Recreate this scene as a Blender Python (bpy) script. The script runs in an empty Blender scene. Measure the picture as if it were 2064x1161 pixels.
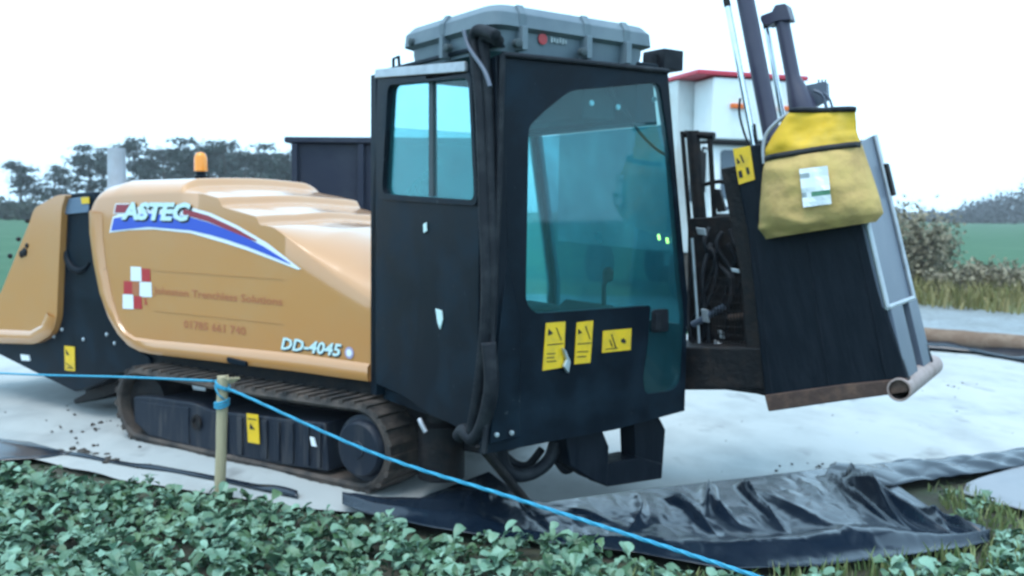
import bpy, bmesh, math, random
import numpy as np
from mathutils import Vector, Matrix, noise
from mathutils.geometry import tessellate_polygon

random.seed(7)
R = math.radians
scene = bpy.context.scene
COL = scene.collection

# ------------------------------------------------------------------ camera
F, W0, H0 = 1900.0, 2064.0, 1161.0
EYE = Vector((0, 0, 1.6))
CR = Matrix.Rotation(R(90 - 4.68), 3, 'X') @ Matrix.Rotation(R(0.7), 3, 'Z')
cam_d = bpy.data.cameras.new('camera')
cam = bpy.data.objects.new('camera', cam_d)
COL.objects.link(cam)
cam.matrix_world = Matrix.Translation(EYE) @ CR.to_4x4()
cam_d.sensor_width = 36.0
cam_d.lens = F / W0 * 36.0
cam_d.clip_end = 3000
cam_d.dof.use_dof = True            # a hand-held phone that missed its focus
cam_d.dof.focus_distance = 1.3
cam_d.dof.aperture_fstop = 7.0
scene.camera = cam
scene.cycles.volume_bounces = 0

# ------------------------------------------------------------------ sky, sun, exposure
SUN_EL, SUN_AZ = 68, 205
world = bpy.data.worlds.new('World')
scene.world = world
world.use_nodes = True
wn = world.node_tree
wn.nodes.clear()
sky = wn.nodes.new('ShaderNodeTexSky')
sky.sky_type = 'NISHITA'
sky.sun_disc = False
sky.sun_elevation = R(SUN_EL)
sky.sun_rotation = R(SUN_AZ)
sky.air_density = 1.0
sky.dust_density = 4.0
cloud = wn.nodes.new('ShaderNodeMix')      # even overcast veil over the blue sky
cloud.data_type = 'RGBA'
cloud.inputs[0].default_value = 0.88
cloud.inputs[7].default_value = (7.35, 11.5, 15.0, 1)
bg = wn.nodes.new('ShaderNodeBackground')
bg.inputs[1].default_value = 0.10
wo = wn.nodes.new('ShaderNodeOutputWorld')
wn.links.new(sky.outputs[0], cloud.inputs[6])
wn.links.new(cloud.outputs[2], bg.inputs[0])
wn.links.new(bg.outputs[0], wo.inputs[0])
sun_d = bpy.data.lights.new('sun', 'SUN')
sun_d.energy = 1.1
sun_d.angle = R(30)
sun_d.color = (1.0, 0.98, 0.95)
sun = bpy.data.objects.new('sun', sun_d)
COL.objects.link(sun)
sun.rotation_euler = (R(90 - SUN_EL), 0, R(180 - SUN_AZ))
scene.view_settings.view_transform = 'Standard'
scene.view_settings.look = 'None'
scene.view_settings.exposure = 0.72
scene.view_settings.gamma = 1.0
scene.view_settings.use_curve_mapping = False

# ------------------------------------------------------------------ frames
GROUND = Matrix.Identity(4)
MR = Matrix.Translation((-0.734, 5.115, 0)) @ Matrix.Rotation(R(-33), 4, 'Z')          # rig: x forward, y to its far side
MC = Matrix.Translation((-0.09, 4.3, 0)) @ Matrix.Rotation(R(35), 4, 'Z')              # swung-out cab: x along the door
MD = Matrix.Translation((1.85, 4.5, 0.76)) @ Matrix.Rotation(R(-33), 4, 'Z') @ Matrix.Rotation(R(-15), 4, 'Y')   # tilted drill frame


def hit(px, py, M, ax, v):
    """where the sight line of a photo point meets the plane coord[ax] = v of frame M (in that frame)"""
    Mi = M.inverted()
    d = Mi.to_3x3() @ (CR @ Vector(((px - W0 / 2) / F, -(py - H0 / 2) / F, -1)))
    e = Mi @ EYE
    t = (v - e[ax]) / d[ax]
    return e + t * d


def hits(pts, M, ax, v):
    return [hit(p[0], p[1], M, ax, v) for p in pts]


def gp(px, py, z=0.0):
    return hit(px, py, GROUND, 2, z)


# ------------------------------------------------------------------ materials
def mat(name, col, rough=0.5, metal=0.0, dirt=None, dscale=6.0, damt=0.5, lo=0.45, hi=0.7, bump=0.0, bscale=40.0,
        col2=None, c2scale=2.0, stretch=None, spec=0.5, coat=0.0, drough=None, attr=None, specks=None, sscale=40, slo=0.66, shi=0.72, samt=0.8):
    m = bpy.data.materials.new(name)
    m.use_nodes = True
    n, l = m.node_tree.nodes, m.node_tree.links
    b = n['Principled BSDF']
    b.inputs['Roughness'].default_value = rough
    b.inputs['Metallic'].default_value = metal
    b.inputs['Specular IOR Level'].default_value = spec
    b.inputs['Coat Weight'].default_value = coat
    b.inputs['Coat IOR'].default_value = 1.65
    b.inputs['Coat Roughness'].default_value = 0.12
    tc = n.new('ShaderNodeTexCoord')
    mp = n.new('ShaderNodeMapping')
    if stretch:
        mp.inputs['Scale'].default_value = stretch
    l.new(tc.outputs['Object'], mp.inputs[0])
    cur = n.new('ShaderNodeRGB')
    cur.outputs[0].default_value = (*col, 1)
    out = cur.outputs[0]

    def mixin(a, bcol, fac):
        x = n.new('ShaderNodeMix')
        x.data_type = 'RGBA'
        l.new(fac, x.inputs[0])
        l.new(a, x.inputs[6])
        x.inputs[7].default_value = (*bcol, 1)
        return x.outputs[2]

    def fac_noise(scale, lo, hi, amt, det=6.0):
        nz = n.new('ShaderNodeTexNoise')
        nz.inputs['Scale'].default_value = scale
        nz.inputs['Detail'].default_value = det
        nz.inputs['Roughness'].default_value = 0.6
        l.new(mp.outputs[0], nz.inputs['Vector'])
        r = n.new('ShaderNodeMapRange')
        r.inputs[1].default_value = lo
        r.inputs[2].default_value = hi
        r.inputs[3].default_value = 0
        r.inputs[4].default_value = amt
        l.new(nz.outputs[0], r.inputs[0])
        return r.outputs[0]
    if attr:
        at = n.new('ShaderNodeAttribute')
        at.attribute_name = attr
        out = mixin(out, col2, at.outputs['Fac'])
    elif col2:
        out = mixin(out, col2, fac_noise(c2scale, 0.35, 0.65, 1.0, 3.0))
    if dirt:
        f = fac_noise(dscale, lo, hi, damt)
        out = mixin(out, dirt, f)
        if drough is not None:
            mr = n.new('ShaderNodeMapRange')
            mr.inputs[3].default_value = rough
            mr.inputs[4].default_value = drough
            l.new(f, mr.inputs[0])
            l.new(mr.outputs[0], b.inputs['Roughness'])
    if specks:
        out = mixin(out, specks, fac_noise(sscale, slo, shi, samt, 3.0))
    l.new(out, b.inputs['Base Color'])
    if bump:
        nz = n.new('ShaderNodeTexNoise')
        nz.inputs['Scale'].default_value = bscale
        nz.inputs['Detail'].default_value = 5
        l.new(mp.outputs[0], nz.inputs['Vector'])
        bp = n.new('ShaderNodeBump')
        bp.inputs['Strength'].default_value = bump
        bp.inputs['Distance'].default_value = 0.02
        l.new(nz.outputs[0], bp.inputs['Height'])
        l.new(bp.outputs[0], b.inputs['Normal'])
    return m


def glass(name, tint, dust_glare, dust_glare_amt, rough=0.03, trans=0.0):  # the body colour carries dust film and imitated reflections alike
    m = bpy.data.materials.new(name)
    m.use_nodes = True
    n, l = m.node_tree.nodes, m.node_tree.links
    n.remove(n['Principled BSDF'])
    out = n['Material Output']
    tr = n.new('ShaderNodeBsdfTransparent')
    tr.inputs[0].default_value = (*tint, 1)
    df = n.new('ShaderNodeBsdfDiffuse')
    df.inputs[0].default_value = (*dust_glare, 1)
    tl = n.new('ShaderNodeBsdfTranslucent')
    tl.inputs[0].default_value = (*dust_glare, 1)
    dm = n.new('ShaderNodeMixShader')
    dm.inputs[0].default_value = trans
    l.new(df.outputs[0], dm.inputs[1])
    l.new(tl.outputs[0], dm.inputs[2])
    tc = n.new('ShaderNodeTexCoord')
    nz = n.new('ShaderNodeTexNoise')
    nz.inputs['Scale'].default_value = 3.5
    nz.inputs['Detail'].default_value = 6
    l.new(tc.outputs['Object'], nz.inputs['Vector'])
    mr = n.new('ShaderNodeMapRange')
    mr.inputs[1].default_value = 0.3
    mr.inputs[2].default_value = 0.75
    mr.inputs[3].default_value = dust_glare_amt * 0.6
    mr.inputs[4].default_value = min(1, dust_glare_amt * 1.5)
    l.new(nz.outputs[0], mr.inputs[0])
    m1 = n.new('ShaderNodeMixShader')
    l.new(mr.outputs[0], m1.inputs[0])
    l.new(tr.outputs[0], m1.inputs[1])
    l.new(dm.outputs[0], m1.inputs[2])
    gl = n.new('ShaderNodeBsdfGlossy')
    gl.inputs['Roughness'].default_value = rough
    lw = n.new('ShaderNodeLayerWeight')        # Schlick, the same on both faces of the pane
    lw.inputs[0].default_value = 0.5
    pw = n.new('ShaderNodeMath')
    pw.operation = 'POWER'
    pw.inputs[1].default_value = 5
    l.new(lw.outputs['Facing'], pw.inputs[0])
    fr = n.new('ShaderNodeMath')
    fr.operation = 'MULTIPLY_ADD'
    fr.inputs[1].default_value = 0.9
    fr.inputs[2].default_value = 0.035
    l.new(pw.outputs[0], fr.inputs[0])
    m2 = n.new('ShaderNodeMixShader')
    l.new(fr.outputs[0], m2.inputs[0])
    l.new(m1.outputs[0], m2.inputs[1])
    l.new(gl.outputs[0], m2.inputs[2])
    l.new(m2.outputs[0], out.inputs[0])
    return m


ORANGE = mat('orange_paint', (0.55, 0.24, 0.068), 0.30, dirt=(0.50, 0.29, 0.13), dscale=3.0, damt=0.35, lo=0.4, hi=0.8, bump=0.03, bscale=6, drough=0.42, coat=1.0)
BLACK = mat('black_paint', (0.002, 0.006, 0.012), 0.40, spec=0.14, dirt=(0.011, 0.027, 0.043), dscale=4.0, damt=0.8, lo=0.45, hi=0.8, drough=0.75, bump=0.04, bscale=9, specks=(0.09, 0.11, 0.125), sscale=28, slo=0.70, shi=0.76, samt=0.7)
BLACK_D = mat('dirty_black_steel', (0.003, 0.0065, 0.012), 0.48, spec=0.14, dirt=(0.016, 0.021, 0.030), dscale=9.0, damt=0.6, lo=0.42, hi=0.75, drough=0.85, bump=0.15, bscale=30, stretch=(2.5, 2.5, 0.5))
NAVY = mat('navy_tank_paint', (0.014, 0.019, 0.038), 0.5, spec=0.3, dirt=(0.05, 0.055, 0.07), dscale=2.5, damt=0.5, bump=0.05, bscale=8)
DARK = mat('greasy_dark_steel', (0.007, 0.007, 0.009), 0.55, spec=0.25, dirt=(0.035, 0.026, 0.022), dscale=14, damt=0.7, bump=0.3, bscale=40, drough=0.8)
PURPLE = mat('purple_black_tube', (0.036, 0.033, 0.062), 0.38, dirt=(0.07, 0.065, 0.09), dscale=6, damt=0.4, bump=0.03)
RUBBER = mat('muddy_rubber', (0.020, 0.018, 0.018), 0.8, dirt=(0.115, 0.085, 0.068), dscale=6, damt=0.85, lo=0.38, hi=0.66, bump=0.35, bscale=30)
TRACKFRAME = mat('track_frame_steel', (0.010, 0.015, 0.026), 0.5, spec=0.3, dirt=(0.10, 0.09, 0.085), dscale=5, damt=0.7, lo=0.5, hi=0.8, stretch=(4, 4, 0.6), bump=0.1, bscale=20, drough=0.85)
RUST = mat('rusty_steel', (0.065, 0.036, 0.028), 0.75, dirt=(0.16, 0.09, 0.06), dscale=14, damt=0.7, bump=0.3, bscale=40)
PIPE = mat('pale_worn_pipe', (0.34, 0.26, 0.24), 0.6, dirt=(0.16, 0.10, 0.08), dscale=9, damt=0.7, bump=0.15, bscale=30)
HOLE = mat('pipe_inside', (0.02, 0.014, 0.014), 0.9)
CHROME = mat('chrome_rod', (0.72, 0.78, 0.82), 0.16, 1.0, dirt=(0.4, 0.42, 0.45), dscale=12, damt=0.4)
STEEL = mat('light_steel', (0.52, 0.58, 0.63), 0.35, 0.6, dirt=(0.3, 0.3, 0.3), dscale=10, damt=0.5)
SILVER = mat('silver_strip', (0.42, 0.45, 0.48), 0.35, 0.5, dirt=(0.2, 0.22, 0.25), dscale=10, damt=0.5)
GREYPLATE = mat('grey_plate', (0.075, 0.095, 0.135), 0.42, dirt=(0.13, 0.15, 0.18), dscale=5, damt=0.4, bump=0.03)
ROOFGREY = mat('grey_roof_plastic', (0.14, 0.185, 0.215), 0.55, dirt=(0.085, 0.12, 0.155), dscale=5, damt=0.6, lo=0.4, hi=0.7, bump=0.08, bscale=12)
BLUISH = mat('reflection_blue', (0.10, 0.16, 0.24), 0.4, dirt=(0.2, 0.24, 0.3), dscale=5, damt=0.3)  # colour stands for the light blue reflection in a glossy window
YELLOW = mat('yellow_sticker', (0.80, 0.50, 0.012), 0.45, dirt=(0.45, 0.30, 0.05), dscale=16, damt=0.5, lo=0.45)
BAGY = mat('dirty_yellow_canvas', (0.56, 0.385, 0.13), 0.85, col2=(0.50, 0.32, 0.12), c2scale=5, dirt=(0.20, 0.14, 0.065), dscale=6, damt=0.75, lo=0.5, hi=0.78, bump=0.35, bscale=22)
BAGF = mat('yellow_canvas_flap', (0.72, 0.43, 0.02), 0.7, dirt=(0.62, 0.42, 0.09), dscale=6, damt=0.6, bump=0.25, bscale=14)
INK = mat('black_ink', (0.012, 0.012, 0.014), 0.6)
WHITEP = mat('white_print', (0.80, 0.84, 0.86), 0.4)
LETTER = mat('pale_lettering', (0.60, 0.78, 0.78), 0.4)
REDP = mat('dark_red_print', (0.30, 0.035, 0.055), 0.4)
REDT = mat('faded_red_print', (0.44, 0.15, 0.06), 0.45)
REDL = mat('faint_line_print', (0.44, 0.20, 0.06), 0.45)
CHKR = mat('checker_red_print', (0.46, 0.03, 0.035), 0.4)
BLUEP = mat('blue_print', (0.035, 0.09, 0.52), 0.4)
GREENP = mat('green_print', (0.10, 0.26, 0.16), 0.5)
GREYP = mat('grey_print', (0.35, 0.40, 0.42), 0.5)
LILAC = mat('lilac_print', (0.42, 0.36, 0.52), 0.4)
AMBER = mat('amber_plastic', (0.85, 0.28, 0.01), 0.25, coat=0.3)
EXH = mat('pale_exhaust', (0.42, 0.44, 0.48), 0.45, 0.4, dirt=(0.3, 0.28, 0.28), dscale=8, damt=0.5)
HOSE = mat('black_hose', (0.007, 0.009, 0.014), 0.6, spec=0.25, bump=0.1, dirt=(0.04, 0.045, 0.05), dscale=12, damt=0.5)
SEAT = mat('seat_cloth', (0.02, 0.022, 0.025), 0.9)
INTER = mat('cab_lining', (0.05, 0.07, 0.08), 0.8)
GLASS = glass('tinted_cab_glass', (0.76, 0.965, 0.97), (0.07, 0.27, 0.32), 0.07)
GLASSF = glass('glare_far_glass', (0.68, 0.95, 0.97), (0.13, 0.52, 0.56), 0.34, 0.15, 0.9)  # teal translucency stands in for sky and field reflected in the window
GLASSX = glass('glare_side_glass', (0.40, 0.66, 0.70), (0.030, 0.19, 0.235), 0.42, 0.15, 0.9)  # darker version, its teal body imitates reflections in the door glass
GLASSC = glass('clear_far_glass', (0.80, 0.95, 0.97), (0.3, 0.55, 0.6), 0.05, 0.05, 0.5)
WINDSC = mat('dark_windscreen', (0.06, 0.085, 0.11), 0.08)
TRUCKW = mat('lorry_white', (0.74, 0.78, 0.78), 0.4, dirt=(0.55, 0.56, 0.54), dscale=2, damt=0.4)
TRUCKSHADE = mat('lorry_side_shade', (0.55, 0.60, 0.60), 0.5, dirt=(0.42, 0.40, 0.36), dscale=2, damt=0.5)  # lorry white made darker, shade of the side face put into the colour
TRUCKR = mat('lorry_red', (0.52, 0.03, 0.06), 0.4)
WOOD = mat('stake_wood', (0.42, 0.35, 0.22), 0.8, dirt=(0.28, 0.22, 0.13), dscale=9, damt=0.5, stretch=(5, 5, 0.5), bump=0.2, bscale=30)
LOG = mat('brown_timber', (0.17, 0.105, 0.07), 0.85, dirt=(0.30, 0.22, 0.16), dscale=6, damt=0.6, bump=0.3, bscale=20)
TWINE = mat('blue_twine', (0.02, 0.27, 0.44), 0.55, dirt=(0.08, 0.42, 0.55), dscale=60, damt=0.6)
LEAF = mat('rape_leaf', (0.040, 0.095, 0.040), 0.45, col2=(0.215, 0.365, 0.265), attr='tint', spec=0.4, dirt=(0.085, 0.14, 0.04), dscale=5.0, damt=0.75, lo=0.5, hi=0.7)
GRASS = mat('rough_grass', (0.085, 0.15, 0.045), 0.7, col2=(0.24, 0.25, 0.10), attr='tint')
BARK = mat('bark', (0.06, 0.05, 0.045), 0.9, bump=0.3)
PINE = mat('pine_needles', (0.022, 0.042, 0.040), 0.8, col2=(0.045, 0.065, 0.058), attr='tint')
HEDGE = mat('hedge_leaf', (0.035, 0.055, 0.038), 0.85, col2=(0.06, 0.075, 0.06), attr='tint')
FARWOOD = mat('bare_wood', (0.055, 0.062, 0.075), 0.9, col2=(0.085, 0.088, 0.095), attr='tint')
SHRUB = mat('brown_shrub_leaf', (0.13, 0.11, 0.075), 0.85, col2=(0.36, 0.31, 0.21), attr='tint')
MUD = mat('mud', (0.045, 0.037, 0.032), 0.8, dirt=(0.09, 0.075, 0.06), dscale=20, damt=0.6, bump=0.4)
SOIL = mat('field_ground', (0.045, 0.115, 0.062), 0.9, spec=0.1, col2=(0.066, 0.140, 0.078), c2scale=0.25, dirt=(0.045, 0.075, 0.04), dscale=2.0, damt=0.5, lo=0.5, hi=0.75, bump=0.6, bscale=7)
NEARSOIL = mat('dark_soil', (0.05, 0.045, 0.03), 0.9, dirt=(0.05, 0.075, 0.035), dscale=6, damt=0.8, bump=0.5, bscale=25)
MAT = mat('white_geotextile', (0.44, 0.445, 0.43), 0.8, dirt=(0.24, 0.25, 0.25), dscale=1.7, damt=0.75, lo=0.47, hi=0.78, bump=0.5, bscale=6, specks=(0.14, 0.14, 0.14), sscale=2.6, slo=0.60, shi=0.76, samt=0.7, stretch=(1.0, 0.6, 1.0), col2=(0.36, 0.385, 0.385), c2scale=0.6)
PLASTIC = mat('black_plastic_sheet', (0.006, 0.013, 0.025), 0.20, dirt=(0.022, 0.033, 0.048), dscale=4, damt=0.4, drough=0.36, bump=0.15, bscale=6, spec=0.55)
PALESHEET = mat('pale_wet_sheet', (0.24, 0.25, 0.27), 0.5, dirt=(0.15, 0.16, 0.18), dscale=3, damt=0.5, bump=0.1)
GRAVEL = mat('wet_gravel', (0.19, 0.205, 0.205), 0.55, col2=(0.27, 0.30, 0.32), c2scale=1.2, dirt=(0.11, 0.12, 0.12), dscale=12, damt=0.7, bump=0.5, bscale=30)


# ------------------------------------------------------------------ mesh builder
class MB:
    def __init__(self):
        self.v, self.f, self.m = [], [], []

    def add(self, vs, fs, mi=0):
        o = len(self.v)
        self.v += [tuple(p) for p in vs]
        self.f += [tuple(i + o for i in q) for q in fs]
        self.m += [mi] * len(fs)
        return self

    def prism(self, pts, vec, holes=(), mi=0):
        pts = [Vector(p) for p in pts]
        vec = Vector(vec)
        loops = [pts] + [[Vector(p) for p in h] for h in holes]
        flat = [p for lp in loops for p in lp]
        n = len(flat)
        vs = flat + [p + vec for p in flat]
        if holes:
            tri = tessellate_polygon(loops)
            fs = [tuple(t) for t in tri] + [tuple(i + n for i in reversed(t)) for t in tri]
        else:
            fs = [tuple(range(n)), tuple(range(2 * n - 1, n - 1, -1))]
        o = 0
        for lp in loops:
            k = len(lp)
            for i in range(k):
                j = (i + 1) % k
                fs.append((o + i, o + j, n + o + j, n + o + i))
            o += k
        return self.add(vs, fs, mi)

    def box(self, a, b, mi=0, M=None):
        x0, y0, z0 = a
        x1, y1, z1 = b
        vs = [Vector(p) for p in ((x0, y0, z0), (x1, y0, z0), (x1, y1, z0), (x0, y1, z0), (x0, y0, z1), (x1, y0, z1), (x1, y1, z1), (x0, y1, z1))]
        if M is not None:
            vs = [M @ p for p in vs]
        return self.add(vs, [(0, 3, 2, 1), (4, 5, 6, 7), (0, 1, 5, 4), (1, 2, 6, 5), (2, 3, 7, 6), (3, 0, 4, 7)], mi)

    def tube(self, path, r, n=10, mi=0, caps=True, radii=None, closed=False):
        path = [Vector(p) for p in path]
        k = len(path)
        rings = []
        nrm = None
        for i, p in enumerate(path):
            if closed:
                t = path[(i + 1) % k] - path[i - 1]
            else:
                t = path[min(i + 1, k - 1)] - path[max(i - 1, 0)]
            t.normalize()
            if nrm is None:
                nrm = t.orthogonal().normalized()
            else:
                nrm = (nrm - t * nrm.dot(t)).normalized()
            b = t.cross(nrm)
            rr = radii[i] if radii else r
            rings.append([p + (nrm * math.cos(a) + b * math.sin(a)) * rr for a in [2 * math.pi * q / n for q in range(n)]])
        vs = [p for rg in rings for p in rg]
        fs = []
        for i in range(k if closed else k - 1):
            i2 = (i + 1) % k
            for q in range(n):
                q2 = (q + 1) % n
                fs.append((i * n + q, i * n + q2, i2 * n + q2, i2 * n + q))
        if caps and not closed:
            fs.append(tuple(range(n - 1, -1, -1)))
            fs.append(tuple((k - 1) * n + q for q in range(n)))
        return self.add(vs, fs, mi)

    def lathe(self, p0, axis, prof, n=20, mi=0):
        """prof: list of (distance along axis, radius)"""
        p0, axis = Vector(p0), Vector(axis).normalized()
        a1 = axis.orthogonal().normalized()
        a2 = axis.cross(a1)
        vs, fs = [], []
        for d, r in prof:
            for q in range(n):
                a = 2 * math.pi * q / n
                vs.append(p0 + axis * d + (a1 * math.cos(a) + a2 * math.sin(a)) * max(r, 1e-4))
        for i in range(len(prof) - 1):
            for q in range(n):
                q2 = (q + 1) % n
                fs.append((i * n + q, i * n + q2, (i + 1) * n + q2, (i + 1) * n + q))
        return self.add(vs, fs, mi)

    def grid(self, rows, mi=0, closed=False):
        nu = len(rows[0])
        vs = [p for r in rows for p in r]
        fs = []
        for i in range(len(rows) - 1):
            for j in range(nu if closed else nu - 1):
                j2 = (j + 1) % nu
                fs.append((i * nu + j, i * nu + j2, (i + 1) * nu + j2, (i + 1) * nu + j))
        return self.add(vs, fs, mi)

    def build(self, name, mats, parent=None, bevel=0.0, seg=2, smooth=None, matrix=None, fixn=True, solid=0.0):
        me = bpy.data.meshes.new(name)
        me.from_pydata(self.v, [], self.f)
        if not isinstance(mats, (list, tuple)):
            mats = [mats]
        for mm in mats:
            me.materials.append(mm)
        me.polygons.foreach_set('material_index', self.m)
        if fixn:
            bm = bmesh.new()
            bm.from_mesh(me)
            bmesh.ops.recalc_face_normals(bm, faces=bm.faces)
            bm.to_mesh(me)
            bm.free()
        if smooth is not None:
            me.polygons.foreach_set('use_smooth', [True] * len(me.polygons))
            if smooth < 180:
                me.set_sharp_from_angle(angle=R(smooth))
        me.update()
        o = bpy.data.objects.new(name, me)
        COL.objects.link(o)
        if parent is not None:
            o.parent = parent
        if matrix is not None:
            o.matrix_basis = matrix
        if solid:
            s = o.modifiers.new('solid', 'SOLIDIFY')
            s.thickness = solid
            s.offset = 0
        if bevel:
            bv = o.modifiers.new('bevel', 'BEVEL')
            bv.width = bevel
            bv.segments = seg
            bv.limit_method = 'ANGLE'
            bv.angle_limit = R(35)
            if smooth is None:
                me.polygons.foreach_set('use_smooth', [True] * len(me.polygons))
                me.set_sharp_from_angle(angle=R(30))
                bv.harden_normals = True
        return o


def tag(o, label=None, cat=None, group=None, kind=None):
    if label:
        o['label'] = label
    if cat:
        o['category'] = cat
    if group:
        o['group'] = group
    if kind:
        o['kind'] = kind
    return o


def empty(name, M):
    o = bpy.data.objects.new(name, None)
    COL.objects.link(o)
    o.matrix_basis = M
    o.empty_display_size = 0.2
    return o


def rounded(pts, rad, seg=5):
    pts = [Vector(p) for p in pts]
    n = len(pts)
    out = []
    for i, p in enumerate(pts):
        r = rad[i] if isinstance(rad, (list, tuple)) else rad
        a, b = pts[i - 1] - p, pts[(i + 1) % n] - p
        r = min(r, a.length * 0.48, b.length * 0.48)
        if r < 1e-4:
            out.append(p)
            continue
        p0, p2 = p + a.normalized() * r, p + b.normalized() * r
        for k in range(seg + 1):
            t = k / seg
            out.append(p0 * (1 - t) ** 2 + p * 2 * t * (1 - t) + p2 * t * t)
    return out


def smooth_path(pts, n=8):
    pts = [Vector(p) for p in pts]
    out = []
    for i in range(len(pts) - 1):
        p0, p1, p2, p3 = pts[max(i - 1, 0)], pts[i], pts[i + 1], pts[min(i + 2, len(pts) - 1)]
        for k in range(n):
            t = k / n
            out.append(0.5 * ((2 * p1) + (p2 - p0) * t + (2 * p0 - 5 * p1 + 4 * p2 - p3) * t * t + (3 * p1 - p0 - 3 * p2 + p3) * t ** 3))
    out.append(pts[-1])
    return out


def interp(xs, ys, x):
    return float(np.interp(x, xs, ys))


def text_mesh(mb, body, origin, ex, ez, width, height, mi=0, shear=0.0, weight=0.0):
    cu = bpy.data.curves.new('lettering', 'FONT')
    cu.body = body
    cu.size = 1.0
    cu.shear = shear
    cu.offset = weight
    cu.resolution_u = 2
    ob = bpy.data.objects.new('lettering', cu)
    COL.objects.link(ob)
    dg = bpy.context.evaluated_depsgraph_get()
    me = bpy.data.meshes.new_from_object(ob.evaluated_get(dg))
    vs = [v.co.copy() for v in me.vertices]
    fs = [tuple(p.vertices) for p in me.polygons]
    bpy.data.objects.remove(ob)
    bpy.data.curves.remove(cu)
    bpy.data.meshes.remove(me)
    x0, x1 = min(v.x for v in vs), max(v.x for v in vs)
    y0, y1 = min(v.y for v in vs), max(v.y for v in vs)
    mb.add([Vector(origin) + Vector(ex) * ((v.x - x0) / (x1 - x0) * width) + Vector(ez) * ((v.y - y0) / (y1 - y0) * height) for v in vs], fs, mi)


def nz(x, y, z=0.0):
    return noise.noise(Vector((x, y, z)))


# ================================================================== SETTING
# ground sheet
def ribbon(name, near, far, nu, nv, hfn, m, kind='structure', z=0.0, solid=0.0):
    """a sheet on the ground between two world polylines"""
    def samp(pl, t):
        L = [0.0]
        for i in range(len(pl) - 1):
            L.append(L[-1] + (pl[i + 1] - pl[i]).length)
        s = t * L[-1]
        xs = [interp(L, [p[k] for p in pl], s) for k in range(3)]
        return Vector(xs)
    rows = []
    for j in range(nv + 1):
        v = j / nv
        row = []
        for i in range(nu + 1):
            u = i / nu
            p = samp(near, u).lerp(samp(far, u), v)
            p.z = z + hfn(p, u, v)
            row.append(p)
        rows.append(row)
    mb = MB()
    mb.grid(rows)
    o = mb.build(name, m, smooth=180, fixn=False, solid=solid)
    me = o.data
    if me.polygons[0].normal.z < 0:
        me.flip_normals()
    return tag(o, kind=kind)


mb = MB()
S = 1500
rows = []
xs = [-S, -200, -60, -20, -8, 0, 8, 20, 60, 200, S]
for y in [-40, -5, 0, 5, 10, 20, 40, 80, 150, 300, 700, S]:
    rows.append([Vector((x, y, -0.06)) for x in xs])
mb.grid(rows)
o = mb.build('ground', SOIL, fixn=False)
tag(o, kind='structure')

# bare soil strip between the crop and the sheeting
ribbon('soil', [Vector((-9, 2.0, 0)), Vector((9, 2.0, 0))], [Vector((-9, 9.5, 0)), Vector((0, 6.2, 0)), Vector((9, 6.6, 0))], 60, 20,
       lambda p, u, v: 0.02 * nz(p.x * 3, p.y * 3), NEARSOIL, z=-0.018)

# white geotextile working mat
near = [gp(-700, 830), gp(-100, 880), gp(0, 915), gp(240, 970), gp(430, 1000), gp(620, 1030), gp(850, 1050), gp(1100, 1050), gp(1300, 1030), gp(1560, 1000), gp(1720, 985), gp(2064, 935), gp(2500, 890)]
far = [Vector((-9, 15.5, 0)), Vector((-4, 13.5, 0)), gp(1100, 660), gp(1600, 690), gp(1840, 697), gp(2064, 727), gp(2500, 765)]
def mat_h(p, u, v):
    a = 0.022 * nz(p.x * 0.9, p.y * 0.9, 3) + 0.014 * nz(p.x * 2.6, p.y * 2.6, 5)
    a += 0.010 * max(0, 1 - abs(math.sin(p.x * 1.1 + p.y * 2.4 + 1.3 * nz(p.x, p.y))) * 5)
    a += 0.012 * max(0, 1 - abs(math.sin(p.x * 0.7 - p.y * 1.7 + 2.0 * nz(p.x * .7, p.y * .7, 8))) * 7)
    return a
ribbon('geotextile_mat', near, far, 170, 110, mat_h, MAT, z=0.012)

# gravel track and verge on the right
tr_near = [gp(900, 652), gp(1500, 664), gp(1840, 680), gp(2064, 695), gp(2700, 720)]
tr_far = [gp(900, 590), gp(1500, 600), gp(1840, 612), gp(2064, 632), gp(2700, 660)]
ribbon('gravel_track', tr_near, tr_far, 60, 14, lambda p, u, v: 0.03 * nz(p.x, p.y) + 0.02 * nz(p.x * 4, p.y * 4), GRAVEL, z=0.0)
ve_far = [gp(900, 560), gp(1500, 570), gp(1840, 585), gp(2064, 600), gp(2700, 620)]
ribbon('verge', tr_far, ve_far, 60, 8, lambda p, u, v: 0.10 * math.sin(v * math.pi) + 0.04 * nz(p.x * 2, p.y * 2), mat('verge_turf', (0.14, 0.155, 0.06), 0.9, dirt=(0.2, 0.2, 0.1), dscale=3, damt=0.6, bump=0.6, bscale=12), z=-0.002)


# black plastic sheeting with folds
def folds(p, u, v, amp=0.055, k=1.0):
    e = math.sin(math.pi * min(max(v, 0), 1)) ** 0.5
    a = p.x * 0.80 + p.y * 0.62
    w = nz(p.x * 0.9, p.y * 0.9, 9)
    f = (0.5 + 0.5 * math.cos(2 * (a * 4.2 * k + 2.6 * w))) ** 2.2
    g = (0.5 + 0.5 * math.cos(2 * ((p.x * 0.95 + p.y * 0.3) * 2.7 * k + 2.0 * nz(p.x * 1.2, p.y * 1.2, 2) + 1.0))) ** 3
    s = nz(p.x * 4, p.y * 4, 4) * 0.30 + nz(p.x * 9, p.y * 9, 1) * 0.08
    big = max(0.0, nz(p.x * 1.3 + 4, p.y * 1.3, 7))
    return 0.035 + e * amp * (0.9 * f + 0.7 * g + s + 0.7 * big)


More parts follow.
